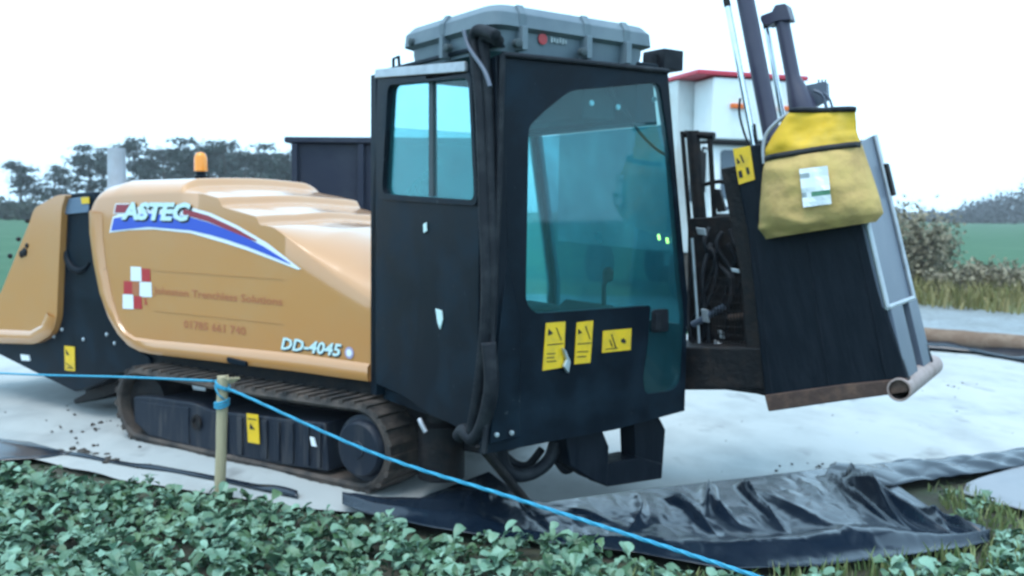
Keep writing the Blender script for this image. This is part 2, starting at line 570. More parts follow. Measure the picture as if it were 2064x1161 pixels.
pl_top = [gp(690, 1022), gp(740, 1014), gp(850, 1016), gp(920, 988), gp(985, 962), gp(1050, 1012), gp(1095, 1026), gp(1280, 1000), gp(1500, 975), gp(1640, 958), gp(1720, 948), gp(1800, 985), gp(1880, 1040), gp(1985, 1075)]
pl_bot = [gp(690, 1036), gp(740, 1054), gp(870, 1080), gp(1000, 1098), gp(1140, 1112), gp(1280, 1128), gp(1460, 1162), gp(1650, 1156), gp(1780, 1140), gp(1870, 1128), gp(1950, 1116), gp(1995, 1104)]
fr = random.Random(12)
FOLDS = []
qq = 0.95
while qq < 3.0:
    strong = interp([0.9, 1.5, 1.9, 3.0], [0.25, 0.6, 1.0, 1.0], qq)
    FOLDS.append((qq, fr.choice((0.014, 0.02, 0.03, 0.05)), fr.uniform(0.03, 0.105) * strong, fr.uniform(0.0, 0.6), fr.uniform(0.75, 1.0), fr.uniform(-0.9, 0.9), fr.uniform(-0.35, 0.5)))
    qq += fr.choice((0.03, 0.05, 0.08, 0.12, 0.20)) / (0.5 + 0.5 * strong)


def pl_h(p, u, v):
    roll = 0.05 * math.exp(-((v - 0.16) / 0.10) ** 2) * (1 if u < 0.55 else 0)
    rollL = 0.07 * math.exp(-((v - 0.35) / 0.3) ** 2) * max(0, 1 - u / 0.3)
    q = p.x + 0.10 * p.y + 0.035 * nz(p.x * 1.6, p.y * 1.3, 6)
    h = 0.0
    for c, w, a, v0, v1, bend, tilt in FOLDS:
        e = min(1, max(0, (v - v0) / 0.22)) * min(1, max(0, (v1 - v) / 0.15))
        if e > 0:
            d = (q - c - bend * (v - 0.5) ** 2 + tilt * (v - 0.5)) / w
            h += a * e * math.exp(-abs(d) ** 1.25)
    low = 0.055 * math.exp(-((v - 0.17) / 0.075) ** 2) * interp([0, 0.5, 0.68, 1], [0.3, 0.3, 1, 1], u) * (0.8 + 0.5 * nz(p.x * 2.2, 4))
    d1 = noise.voronoi(Vector((p.x * 8, p.y * 2.6, 0)))[0]
    d2 = noise.voronoi(Vector((p.x * 15 + 2 * p.y, p.y * 6, 5)))[0]
    gen = 0.014 * min(0.5, d1[1] - d1[0]) + 0.006 * min(0.4, d2[1] - d2[0]) + 0.034 * max(-0.3, nz(p.x * 1.5 + 4, p.y * 1.5, 7)) + 0.004 * nz(p.x * 5, p.y * 5, 2)
    return 0.035 + h + low + gen * math.sin(math.pi * v) ** 0.5 + rollL


o = ribbon('plastic_sheet', pl_bot, pl_top, 420, 90, pl_h, PLASTIC, kind=None, solid=0.002)
tag(o, 'wide crumpled black plastic sheet lying along the mat edge beside the crop', 'plastic sheet')
o = ribbon('plastic_sheet', [gp(1660, 978), gp(1740, 1000), gp(1850, 985), gp(1930, 972), gp(2064, 950), gp(2300, 925)], [gp(1680, 952), gp(1760, 948), gp(1850, 940), gp(2064, 918), gp(2300, 890)], 200, 50,
           lambda p, u, v: 0.0 + folds(p, u, v, 0.035, 1.6) + 0.03 * min(0.5, (lambda d: d[1] - d[0])(noise.voronoi(Vector((p.x * 5, p.y * 5, 0)))[0])), PLASTIC, kind=None, solid=0.002)
tag(o, 'rumpled black plastic strip along the white mat at the right edge', 'plastic sheet')
o = ribbon('plastic_sheet', [gp(1940, 1004), gp(2064, 1040), gp(2300, 1090)], [gp(1948, 985), gp(2064, 945), gp(2300, 915)], 30, 20,
           lambda p, u, v: 0.035 + 0.02 * nz(p.x * 2, p.y * 2), PALESHEET, kind=None, solid=0.002)
tag(o, 'pale blue grey wet sheet at the lower right edge', 'plastic sheet')
o = ribbon('plastic_sheet', [gp(-300, 915), gp(0, 936), gp(85, 930), gp(130, 923), gp(240, 942), gp(440, 975), gp(600, 1012)], [gp(-300, 870), gp(0, 892), gp(60, 897), gp(130, 918), gp(240, 936), gp(440, 968), gp(600, 1000)], 120, 14,
           lambda p, u, v: folds(p, u, v, 0.02, 1.5) - 0.012, PLASTIC, kind=None, solid=0.002)  # black strip laid in place of the dark shadow along the mat
tag(o, 'narrow black plastic edging standing in for a shadow strip beside the track, at the left', 'plastic sheet')
o = ribbon('plastic_sheet', [gp(1830, 706), gp(1960, 716), gp(2064, 735), gp(2400, 770)], [gp(1830, 684), gp(1960, 692), gp(2064, 708), gp(2400, 735)], 60, 10,
           lambda p, u, v: 0.01 + folds(p, u, v, 0.06, 0.9), PLASTIC, kind=None, solid=0.002)
tag(o, 'black plastic folded below the brown timber at the far mat edge', 'plastic sheet')


# ------------------------------------------------------------------ vegetation helpers
def leaf_object(name, quads, tints, m, parent=None):
    """quads: array (n, k, 4, 3) collected leaf faces"""
    q = np.asarray(quads, dtype=np.float32).reshape(-1, 3)
    nf = len(q) // 4
    me = bpy.data.meshes.new(name)
    me.vertices.add(len(q))
    me.vertices.foreach_set('co', q.ravel())
    me.loops.add(nf * 4)
    me.loops.foreach_set('vertex_index', np.arange(nf * 4, dtype=np.int32))
    me.polygons.add(nf)
    me.polygons.foreach_set('loop_start', np.arange(0, nf * 4, 4, dtype=np.int32))
    me.materials.append(m)
    at = me.attributes.new('tint', 'FLOAT', 'FACE')
    at.data.foreach_set('value', np.asarray(tints, dtype=np.float32))
    me.update(calc_edges=True)
    me.validate()
    o = bpy.data.objects.new(name, me)
    COL.objects.link(o)
    if parent:
        o.parent = parent
    return o


def rnd_quads(rng, centers, size, flat=0.0, elong=1.0):
    """random small quads round the centres"""
    n = len(centers)
    a = rng.normal(size=(n, 3))
    b = rng.normal(size=(n, 3))
    if flat:
        a[:, 2] *= (1 - flat)
        b[:, 2] *= (1 - flat)
    a /= np.linalg.norm(a, axis=1)[:, None]
    b -= a * (a * b).sum(1)[:, None]
    b /= np.linalg.norm(b, axis=1)[:, None]
    s = (size * (0.6 + 0.8 * rng.random(n)))[:, None]
    a = a * s * elong
    b = b * s
    c = np.asarray(centers)
    return np.stack([c - a - b * 0.6, c + a * 0.2 - b, c + a + b * 0.5, c - a * 0.3 + b], axis=1)


# ------------------------------------------------------------------ crop in the foreground (oilseed rape)
def in_poly(x, y, poly):
    c = False
    j = len(poly) - 1
    for i in range(len(poly)):
        xi, yi, xj, yj = poly[i][0], poly[i][1], poly[j][0], poly[j][1]
        if (yi > y) != (yj > y) and x < (xj - xi) * (y - yi) / (yj - yi) + xi:
            c = not c
        j = i
    return c


def crop():
    rng = np.random.default_rng(3)
    edge = [gp(-700, 900), gp(-150, 950), gp(0, 968), gp(90, 968), gp(180, 1000), gp(300, 1000), gp(430, 1018), gp(540, 1042), gp(640, 1058), gp(760, 1082), gp(1000, 1112), gp(1280, 1146), gp(1460, 1190), gp(1660, 1186), gp(1860, 1165), gp(2010, 1130), gp(2030, 1085), gp(2400, 1120)]
    poly = [(p.x, p.y) for p in edge] + [(edge[-1].x, 2.0), (edge[0].x, 2.0)]
    # patch of weeds in the hole of the sheeting
    hole = [gp(p[0], p[1]) for p in ((1880, 1000), (1960, 1005), (2040, 1050), (2064, 1100), (2000, 1085), (1930, 1050))]
    hole = [(p.x, p.y) for p in hole]
    quads, tints = [], []
    prof = np.array([0.10, 0.16, 0.62, 0.95, 1.0, 0.72, 0.12])
    ts = np.array([0.0, 0.30, 0.42, 0.58, 0.75, 0.90, 1.0])
    plants = []
    xs = np.linspace(-4.4, 4.0, 96)
    for x in xs:
        for y in np.arange(2.6, 6.6, 0.095):
            px, py = x + rng.uniform(-.07, .07), y + rng.uniform(-.07, .07)
            if in_poly(px, py, poly):
                plants.append((px, py, 1.0 if px < 0.6 else 0.72))
    for _ in range(60):
        px, py = rng.uniform(1.6, 3.4), rng.uniform(4.2, 5.6)
        if in_poly(px, py, hole):
            plants.append((px, py, 0.6))
    for px, py, sc in plants:
        nl = rng.integers(11, 18)
        h = rng.uniform(0.05, 0.20) * sc
        pt = rng.random()
        ps = rng.uniform(0.55, 1.15)
        for k in range(nl):
            yaw = rng.uniform(0, 2 * math.pi)
            L = ps * rng.uniform(0.030, 0.088) * (0.75 + 0.25 * sc)
            wd = L * rng.uniform(0.26, 0.40)
            up = rng.uniform(0.2, 1.45)
            droop = rng.uniform(0.6, 1.9)
            d = np.array([math.cos(yaw), math.sin(yaw), 0])
            side = np.array([-d[1], d[0], 0])
            roll = rng.uniform(-0.5, 0.5)
            pos = np.array([px, py, h * rng.uniform(0.3, 1.0) * 0.6])
            ang = up
            pts, lft, rgt = [], [], []
            prev = 0.0
            for i in range(7):
                step = (ts[i] - prev) * L * 1.25
                prev = ts[i]
                pos = pos + (d * math.cos(ang) + np.array([0, 0, 1]) * math.sin(ang)) * step
                ang -= droop * 0.2
                w = wd * prof[i] * (1 + 0.22 * rng.uniform(-1, 1))
                nrm = np.array([-d[0] * math.sin(ang), -d[1] * math.sin(ang), math.cos(ang)])
                sv = side * math.cos(roll) + nrm * math.sin(roll)
                cup = nrm * w * rng.uniform(0.15, 0.55)
                pts.append(pos.copy())
                lft.append(pos + sv * w + cup)
                rgt.append(pos - sv * w + cup)
            tt = np.clip((0.35 * pt + 0.65 * rng.random()) * 1.5 - 0.3, 0, 1)
            for i in range(6):
                quads.append([pts[i], lft[i], lft[i + 1], pts[i + 1]])
                quads.append([rgt[i], pts[i], pts[i + 1], rgt[i + 1]])
                tints += [tt, tt]
    o = leaf_object('crop_plants', quads, tints, LEAF)
    tag(o, 'low blue green leafy crop covering the foreground', 'crop', kind='stuff')


crop()


STRAW = mat('straw_grass', (0.15, 0.15, 0.055), 0.8, col2=(0.33, 0.27, 0.13), attr='tint', spec=0.1)


def grass(name, polys, n, h0, h1, label, seed=1, wid=0.006, gm=None):
    rng = np.random.default_rng(seed)
    quads, tints = [], []
    for poly in polys:
        x0, x1 = min(p[0] for p in poly), max(p[0] for p in poly)
        y0, y1 = min(p[1] for p in poly), max(p[1] for p in poly)
        c = 0
        while c < n:
            x, y = rng.uniform(x0, x1), rng.uniform(y0, y1)
            if not in_poly(x, y, poly):
                continue
            c += 1
            h = rng.uniform(h0, h1)
            a = rng.uniform(0, 6.28)
            w = wid * rng.uniform(0.6, 1.4)
            lean = rng.uniform(0, 0.7) * h
            b = rng.uniform(0, 6.28)
            p0 = np.array([x, y, 0.0])
            s = np.array([math.cos(a), math.sin(a), 0]) * w
            l = np.array([math.cos(b), math.sin(b), 0]) * lean
            m1 = p0 + l * 0.35 + np.array([0, 0, h * 0.6])
            t1 = p0 + l + np.array([0, 0, h])
            quads.append([p0 - s, p0 + s, m1 + s * 0.7, m1 - s * 0.7])
            quads.append([m1 - s * 0.7, m1 + s * 0.7, t1 + s * 0.1, t1 - s * 0.1])
            tt = rng.random()
            tints += [tt, tt]
    o = leaf_object(name, quads, tints, gm or GRASS)
    tag(o, label, 'grass', kind='stuff')


def gpoly(pts):
    return [(gp(*p).x, gp(*p).y) for p in pts]


grass('grass', [gpoly([(1870, 990), (1960, 1000), (2064, 1050), (2200, 1110), (2200, 1300), (1200, 1300), (1200, 1170), (1500, 1175), (1990, 1110), (2000, 1085), (1930, 1050)])], 2000, 0.04, 0.10, 'short green grass among the crop at the lower right', 5)
grass('verge_grass', [gpoly([(1500, 606), (1840, 616), (2064, 636), (2500, 660), (2500, 600), (2064, 590), (1840, 580), (1500, 566)])], 5200, 0.15, 0.5, 'pale rough grass along the far verge of the gravel track', 6, 0.02, STRAW)


# ------------------------------------------------------------------ trees, hedge, shrubs
def ground_at(px, dist):
    """ground point at a given distance on the bearing of a photo column"""
    q = gp(px, 700)
    s = dist / q.y
    return Vector((q.x * s, dist, 0))


def pine_meshes(seed):
    rng = np.random.default_rng(seed)
    H = 8.5
    lean = rng.uniform(-0.8, 0.8)
    tp = [Vector((0, 0, -0.2)), Vector((lean * 0.2, 0.1, H * 0.35)), Vector((lean * 0.6, 0, H * 0.7)), Vector((lean, 0.1, H * 0.96))]
    path = smooth_path(tp, 4)
    mb = MB()
    mb.tube(path, 0.2, 8, radii=[0.24 * (1 - 0.85 * i / (len(path) - 1)) for i in range(len(path))])
    cents = []
    nb = 15
    for k in range(nb):
        t = rng.uniform(0.38, 1.0)
        base = path[int(t * (len(path) - 1))]
        a = rng.uniform(0, 6.28)
        ln = (1.0 - 0.5 * max(0, t - 0.5) * 2) * rng.uniform(1.2, 2.9)
        end = base + Vector((math.cos(a) * ln, math.sin(a) * ln, rng.uniform(0.0, 0.9)))
        mid = base.lerp(end, 0.5) + Vector((0, 0, -0.15))
        mb.tube([base, mid, end], 0.06, 5, radii=[0.07, 0.05, 0.02])
        for j in range(3):
            c = base.lerp(end, rng.uniform(0.5, 1.08)) + Vector(rng.normal(size=3) * 0.25)
            n = 44
            pts = np.array(c)[None, :] + rng.normal(size=(n, 3)) * np.array([0.50, 0.50, 0.20])
            cents.append(pts)
    cents = np.concatenate(cents)
    q = rnd_quads(rng, cents, 0.13, 0.4, 1.5)
    tints = rng.random(len(q)) * 0.6 + 0.4 * (rng.random(len(q)) > 0.6)
    return mb, q, tints


pines = []
for s in range(4):
    pb, q, ti = pine_meshes(20 + s)
    tm = pb.build('trunk', BARK, smooth=180)
    cm = leaf_object('crown', q, np.clip(ti, 0, 1), PINE)
    pines.append((tm.data, cm.data))
    bpy.data.objects.remove(tm)
    bpy.data.objects.remove(cm)

ORD = ['leftmost', 'second', 'third', 'fourth', 'fifth', 'sixth', 'seventh', 'eighth', 'ninth', 'tenth', 'eleventh', 'twelfth', 'thirteenth']
pine_spots = [(52, 112, 6.2, 1.25), (118, 118, 6.4, 1.2), (188, 112, 8.2, 1.0), (214, 125, 8.8, 1.0), (292, 115, 9.0, 1.1), (338, 122, 8.6, 1.2), (382, 117, 9.4, 1.2), (424, 125, 9.8, 1.2), (462, 115, 8.8, 1.25), (502, 122, 8.6, 1.2), (532, 116, 8.8, 1.1), (562, 120, 7.9, 1.2), (592, 118, 8.2, 1.1)]
for i, (px, d, h, wf) in enumerate(pine_spots):
    p = ground_at(px, d)
    s = h / 8.3
    t = empty('pine_tree', Matrix.Translation(p) @ Matrix.Rotation(i * 1.7, 4, 'Z') @ Matrix.Diagonal((s * wf, s * wf, s, 1)))
    where = 'leftmost dark pine of the far tree row, beyond the green field' if i == 0 else ORD[i] + ' dark pine from the left in the far tree row'
    if i == len(pine_spots) - 1:
        where = 'rightmost dark pine of the far row, beside the black tank'
    tag(t, where, 'tree', 'pines in the far tree row')
    a, b = pines[i % 4]
    for nm, me in (('trunk', a), ('crown', b)):
        c = bpy.data.objects.new(nm, me)
        COL.objects.link(c)
        c.parent = t


def blob_foliage(rng, p, rx, ry, rz, n, jag=0.25):
    """points in a lumpy half dome"""
    pts = []
    for _ in range(n):
        a, r = rng.uniform(0, 6.28), math.sqrt(rng.random())
        x, y = math.cos(a) * r, math.sin(a) * r
        top = (1 - r * r) ** 0.45 * (1 + jag * nz(p.x + x * 3, p.y + y * 3 + 7, 2) * 2)
        z = top * (rng.random() ** 0.6)
        pts.append((p.x + x * rx, p.y + y * ry, p.z + z * rz))
    return np.array(pts)


def mass(name, label, cat, spots, m, size, seed, elong=1.3, kind='stuff'):
    rng = np.random.default_rng(seed)
    cs = np.concatenate([blob_foliage(rng, *s) for s in spots])
    q = rnd_quads(rng, cs, size, 0.1, elong)
    ti = np.clip(rng.random(len(q)), 0, 1)
    o = leaf_object(name, q, ti, m)
    return tag(o, label, cat, kind=kind)


rr = random.Random(4)
sp = []
for k in range(30):
    p = ground_at(-120 + k * 17, 104 + rr.uniform(-2, 2))
    sp.append((p, 1.6, 1.2, rr.uniform(1.7, 2.6), 260))
mass('hedge', 'dark overgrown hedge below the far pines at the left', 'hedge', sp, HEDGE, 0.16, 1, kind=None)
sp = []
for k in range(26):
    p = ground_at(320 + k * 14, 150 + rr.uniform(-6, 6))
    sp.append((p, 4.0, 3.0, rr.uniform(7.0, 10.5), 500))
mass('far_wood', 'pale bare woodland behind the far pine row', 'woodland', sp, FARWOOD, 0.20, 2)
sp = []
for k in range(30):
    px = 1935 + k * 18
    p = ground_at(px, 235 + rr.uniform(-8, 8))
    sp.append((p, 5.0, 4.0, interp([1935, 1975, 2010, 2500], [3.5, 6.5, 7.8, 8.5], px) * rr.uniform(0.9, 1.1), 500))
for k in range(14):
    p = ground_at(1790 + k * 14, 240 + rr.uniform(-8, 8))
    sp.append((p, 4.0, 3.0, rr.uniform(2.0, 3.4), 320))
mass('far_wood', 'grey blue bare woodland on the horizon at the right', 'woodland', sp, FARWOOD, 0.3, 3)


def shrub(px, d, h, w, label, seed, n=1500, name='shrub'):
    rng = np.random.default_rng(seed)
    p = ground_at(px, d)
    t = empty(name, Matrix.Translation(p))
    mb = MB()
    cents = []
    for k in range(16):
        a = rng.uniform(0, 6.28)
        e = Vector((math.cos(a) * w * rng.uniform(0.2, 1.0), math.sin(a) * w * rng.uniform(0.2, 1.0), h * rng.uniform(0.55, 1.05)))
        mid = e * 0.5 + Vector((rng.normal() * 0.1, rng.normal() * 0.1, 0.1 * h))
        mb.tube(smooth_path([Vector((rng.normal() * .08, rng.normal() * .08, -0.05)), mid, e], 3), 0.01, 5, radii=[0.018, 0.015, 0.013, 0.01, 0.008, 0.006, 0.004])
        m = n // 16
        u = rng.uniform(0.15, 1.05, size=(m, 1))
        base = np.array(mid)[None] * (1 - np.abs(u - 0.5) * 0) * 0 + np.array(e)[None] * u
        cents.append(base + rng.normal(size=(m, 3)) * np.array([0.16 * w, 0.16 * w, 0.10 * h]))
    cents = np.concatenate(cents)
    cents[:, 2] = np.abs(cents[:, 2])
    mb.build('stems', BARK, t, smooth=180)
    q = rnd_quads(rng, cents, 0.028, 0.0, 1.6)
    leaf_object('foliage', q, np.clip(rng.random(len(q)) * 0.9 + 0.1 * rng.random(), 0, 1), SHRUB, t)
    tag(t, label, 'shrub', 'scrub along the gravel track')


shrub(1858, 19.0, 1.45, 0.55, 'tall brown shrub nearest the grey plate, beyond the gravel track', 1, 2400)
shrub(1905, 18.0, 0.75, 0.5, 'rounded brown shrub, second along the track verge from the grey plate', 2, 1500)
shrub(1888, 24.0, 1.5, 0.7, 'wispy shrub standing farther back behind the tall brown shrub', 3, 1100)
shrub(1962, 18.5, 0.6, 0.7, 'low brown shrub, third along the track verge', 4, 1300)
shrub(2010, 19.5, 0.68, 0.8, 'low tawny shrub, fourth along the track verge', 5, 1300)
shrub(2062, 18.0, 0.7, 0.8, 'low shrub cut by the right edge of the picture', 6, 1300)
shrub(1815, 20.5, 1.75, 0.6, 'dark shrub half hidden by the grey plate of the drill', 7, 2200)

# timber lying at the far edge of the mat
a, b = gp(1790, 694) + Vector((0, 0, 0.12)), gp(2260, 734) + Vector((0, 0, 0.12))
mb = MB()
mb.tube([a.lerp(b, i / 12) + Vector((0, 0, 0.012 * nz(i * 0.7, 2))) for i in range(13)], 0.085, 12, radii=[0.125 + 0.012 * nz(i * 1.1, 5) for i in range(13)])
o = mb.build('timber_pole', LOG, smooth=60)
tag(o, 'long brown timber pole lying at the far edge of the mat', 'timber')

# clods of mud on the mat
rng = np.random.default_rng(11)
mb = MB()
def clod(c, r):
    vs, fs = [], []
    for i in range(4):
        th = math.pi * (i + 0.5) / 4
        for k in range(6):
            a = k * math.pi / 3
            s = r * rng.uniform(0.65, 1.25)
            vs.append((c.x + s * math.sin(th) * math.cos(a), c.y + s * math.sin(th) * math.sin(a), c.z + 0.55 * s * math.cos(th)))
    for i in range(3):
        for k in range(6):
            k2 = (k + 1) % 6
            fs.append((i * 6 + k, i * 6 + k2, i * 6 + 6 + k2, i * 6 + 6 + k))
    fs.append(tuple(range(6)))
    fs.append(tuple(range(23, 17, -1)))
    mb.add(vs, fs)
for (cx, cy, sx, sy, n, r0, r1) in ((165, 865, 60, 12, 14, .006, .022), (120, 850, 70, 25, 8, .005, .014), (200, 905, 80, 15, 8, .006, .018), (165, 918, 20, 4, 14, .015, .04), (225, 935, 8, 4, 8, .015, .035), (295, 945, 10, 3, 8, .01, .03),
                                   (1920, 785, 35, 8, 14, .006, .022), (1450, 870, 120, 25, 7, .003, .009), (1750, 850, 150, 35, 8, .003, .009), (1500, 960, 200, 12, 6, .003, .009), (1640, 945, 40, 8, 10, .006, .015), (900, 905, 60, 30, 6, .005, .012)):
    for _ in range(n):
        q = gp(cx + rng.normal() * sx, cy + rng.normal() * sy * 0.7)
        clod(q + Vector((0, 0, 0.02)), rng.uniform(r0, r1))
o = mb.build('mud_clods', MUD, smooth=60)
tag(o, 'small clods of mud scattered over the white mat', 'mud', kind='stuff')

# ================================================================== TANK and LORRY behind
MT = Matrix.Translation(ground_at(592, 8.8)) @ Matrix.Rotation(R(-4), 4, 'Z')
tank = empty('steel_tank', MT)
tag(tank, 'tall dark navy steel tank with a rim lip, behind the orange hood', 'tank')
mb = MB()
mb.box((0, 0, 0.02), (2.0, 1.9, 2.20))
mb.build('tank_body', NAVY, tank, bevel=0.012)
mb = MB()
mb.prism([(-0.06, -0.06, 2.20), (2.06, -0.06, 2.20), (2.06, 1.96, 2.20), (-0.06, 1.96, 2.20)], (0, 0, 0.055))
mb.build('rim', NAVY, tank, bevel=0.01)
for k in range(4):
    mb = MB()
    x = 0.0 + k * 0.62
    mb.box((x + 0.004, -0.05, 0.02), (x + 0.06, 0.0, 2.196))
    mb.build('rib', NAVY, tank, bevel=0.006)

ML = Matrix.Translation(ground_at(1424, 16.0)) @ Matrix.Rotation(R(18), 4, 'Z')
lorry = empty('lorry', ML)
tag(lorry, 'white lorry with red roof edge parked behind the drill', 'lorry')
mb = MB()
mb.box((0, 0.02, 2.84), (1.75, 0.7, 3.88))
mb.build('air_deflector', TRUCKW, lorry, bevel=0.04)
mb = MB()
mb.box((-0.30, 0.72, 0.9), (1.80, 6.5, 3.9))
mb.build('box_body', TRUCKSHADE, lorry, bevel=0.02)
mb = MB()
mb.box((-0.33, -0.02, 3.905), (1.83, 6.5, 3.985))
mb.build('roof_edge', TRUCKR, lorry, bevel=0.02)
mb = MB()
mb.prism([(0.0, 0.1, 0.6), (0.0, 0.0, 1.7), (0.0, 0.18, 2.78), (0.0, 1.7, 2.82), (0.0, 1.7, 0.6)], (1.75, 0, 0))
mb.build('driver_cab', TRUCKW, lorry, bevel=0.05)
mb = MB()
n0, n1 = Vector((0, 0.03, 1.85)), Vector((0, 0.165, 2.68))
mb.prism(rounded([n0 + Vector((0.2, -0.03, 0)), n0 + Vector((1.6, -0.03, 0)), n1 + Vector((1.55, -0.03, 0)), n1 + Vector((0.25, -0.03, 0))], 0.08), (0, 0.02, 0))
mb.build('windscreen', WINDSC, lorry)
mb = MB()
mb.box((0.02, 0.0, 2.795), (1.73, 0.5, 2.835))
mb.build('gap_shade', DARK, lorry)  # dark strip put in as the shade between deflector and cab
mb = MB()
mb.tube([(0.5, -0.03, 1.86), (0.95, 0.02, 2.2)], 0.014, 6)
mb.tube([(1.1, -0.03, 1.86), (1.45, 0.02, 2.2)], 0.014, 6)
mb.build('wiper', DARK, lorry)
mb = MB()
mb.box((0.15, -0.01, 1.66), (1.6, 0.05, 1.72))
mb.build('scuttle', GREYPLATE, lorry, bevel=0.01)
mb = MB()
mb.box((-0.02, 0.5, 1.8), (-0.002, 1.4, 2.6))
mb.build('side_window', WINDSC, lorry, bevel=0.006)
for x in (0.32, 1.25):
    mb = MB()
    mb.box((x, -0.06, 3.37), (x + 0.32, 0.016, 3.45))
    mb.build('marker_lamp', mat('orange_lamp', (0.75, 0.14, 0.01), 0.3), lorry, bevel=0.015)
mb = MB()
mb.box((0.1, -0.03, 1.05), (1.65, 0.03, 1.6))
mb.build('grille', DARK, lorry, bevel=0.02)
mb = MB()
mb.box((-0.05, -0.15, 0.4), (1.8, 0.1, 0.9))
mb.build('bumper', TRUCKW, lorry, bevel=0.04)
mb = MB()
mb.tube([(0.0, 0.2, 2.7), (-0.16, 0.02, 2.7), (-0.2, 0.0, 2.55)], 0.025, 8)
mb.box((-0.33, -0.03, 1.95), (-0.12, 0.06, 2.62))
mb.build('mirror', DARK, lorry, bevel=0.012)
for x in (-0.02, 1.45):
    for y in (1.0, 5.0):
        mb = MB()
        mb.lathe((x, y, 0.48), (1, 0, 0), [(0.0, 0.0), (0.0, 0.28), (-0.01, 0.3), (0.0, 0.46), (0.03, 0.48), (0.27, 0.48), (0.3, 0.46), (0.3, 0.0)], 24)
        mb.build('wheel', RUBBER, lorry, smooth=40)

# ================================================================== DRILLING RIG
rig = empty('drilling_rig', MR)
tag(rig, 'tracked orange and black horizontal drilling rig with a swung out cab on the white mat', 'drilling rig')


HY = 0.16          # the hood side stands back from the outer face of the tracks


def rl(px, py, y=HY):
    return hit(px, py, MR, 1, y)


# --- hood: lofted from rear to front
HW = 1.30
zb_px = [(183, 425), (184, 470), (192, 530), (204, 590), (222, 640), (240, 672), (262, 696), (285, 708), (310, 713), (420, 726), (600, 748), (700, 762), (747, 769)]
zb = [rl(*p) for p in zb_px]
ze_px = [(183, 425), (195, 404), (230, 398), (330, 392), (410, 390), (470, 408), (520, 436), (570, 472), (620, 515), (680, 562), (747, 608)]
ze = [rl(*p) for p in ze_px]
zbx, zbz = [p.x for p in zb], [p.z for p in zb]
zex, zez = [p.x for p in ze], [p.z for p in ze]
x0, x1 = zbx[0] + 0.001, zbx[-1]
rid = [rl(415, 360, HY + .22).x, rl(492, 398, HY + .22).x, rl(574, 437, HY + .25).x, rl(720, 480, HY + .45).x]


def z_top(x):
    base = interp([x0, x0 + 0.03, x0 + 0.12, x0 + 0.3, rid[0]], [1.60, 1.68, 1.745, 1.785, 1.795], x)
    lips = [1.795, 1.675, 1.562, 1.47]
    if x <= rid[0]:
        return base
    for i in range(3):
        if x <= rid[i + 1]:
            t = (x - rid[i]) / (rid[i + 1] - rid[i])
            lo = lips[i] - 0.045
            drop = min(1, (x - rid[i]) / 0.05)
            drop = drop * drop * (3 - 2 * drop)
            tgt = lo + (lips[i + 1] - lo) * t ** 0.9
            return lips[i] * (1 - drop) + tgt * drop
    return lips[3] - (x - rid[3]) * 0.25


def cwid(x):
    return interp([x0, x0 + 0.2, rid[0], rid[1], rid[2], x1], [0.10, 0.16, 0.20, 0.24, 0.34, 0.46], x)


samples = sorted(set([x0, x0 + 0.006, x0 + 0.015, x0 + 0.03] + list(np.linspace(x0 + 0.045, x1, 92)) + [r + d for r in rid[:3] for d in (-0.035, -0.012, 0.0, 0.008, 0.016, 0.025, 0.034, 0.042, 0.05)]))
rows = []
for x in samples:
    b, e, t, c = interp(zbx, zbz, x), interp(zex, zez, x), z_top(x), cwid(x)
    e = max(min(e, t - 0.015), b + 0.002)
    half = []
    for k in range(7):
        half.append((0.0, b + (e - b) * k / 6))
    for k in range(1, 11):
        a = math.pi / 2 * k / 10
        pw = interp([x0, rid[0], rid[2]], [1.05, 1.1, 1.35], x)
        half.append((c * (1 - math.cos(a) ** pw), e + (t - e) * math.sin(a) ** pw))
    mid = [(c + (HW / 2 - c) * k / 4, t + 0.015 * math.sin(math.pi / 2 * k / 4)) for k in range(1, 5)]
    sec = half + mid
    full = [Vector((x, HY + y, z)) for y, z in sec] + [Vector((x, HY + HW - y, z)) for y, z in reversed(sec[:-1])]
    rows.append(full)
mb = MB()
mb.grid(rows)
nr = len(rows[0])
mb.f.append(tuple(range(nr)))
mb.m.append(0)
mb.f.append(tuple((len(rows) - 1) * nr + k for k in range(nr)))
mb.m.append(0)
hood = mb.build('engine_hood', ORANGE, rig, smooth=50)
tag(hood, 'orange engine hood with stepped vents on top and printed side')

# proud border along the lower and rear edge of the hood side
outer = zb[:-1] + [rl(746, 768)]
inner_px = [(206, 430), (207, 480), (214, 540), (226, 600), (240, 645), (254, 668), (275, 681), (320, 687), (420, 696), (600, 714), (746, 734)]
inner = [rl(*p) for p in inner_px]
mb = MB()
n = len(outer)
vs = []
for lvl, ins in ((0.004, 0.0), (-0.014, 0.0), (-0.022, 0.25)):
    for i in range(n):
        j = min(i, len(inner) - 1) if n == len(inner) else i
        q = inner[min(int(round(i * (len(inner) - 1) / (n - 1))), len(inner) - 1)]
        vs.append(outer[i].lerp(q, ins) + Vector((0, lvl, 0)))
for lvl, ins in ((-0.022, 0.85), (-0.002, 1.03)):
    for i in range(n):
        q = inner[min(int(round(i * (len(inner) - 1) / (n - 1))), len(inner) - 1)]
        vs.append(outer[i].lerp(q, ins) + Vector((0, lvl, 0)))
fs = []
for L in range(4):
    for i in range(n - 1):
        fs.append((L * n + i, L * n + i + 1, (L + 1) * n + i + 1, (L + 1) * n + i))
mb.add(vs, fs)
mb.build('hood_border', ORANGE, hood, smooth=50)

# prints on the hood side (flat decals a few mm proud)
EX, EZ = Vector((1, 0, 0)), Vector((0, 0, 1))


def decal(mb, pts, lvl, mi):
    mb.add([rl(*p) + Vector((0, lvl, 0)) for p in pts], [tuple(range(len(pts)))], mi)


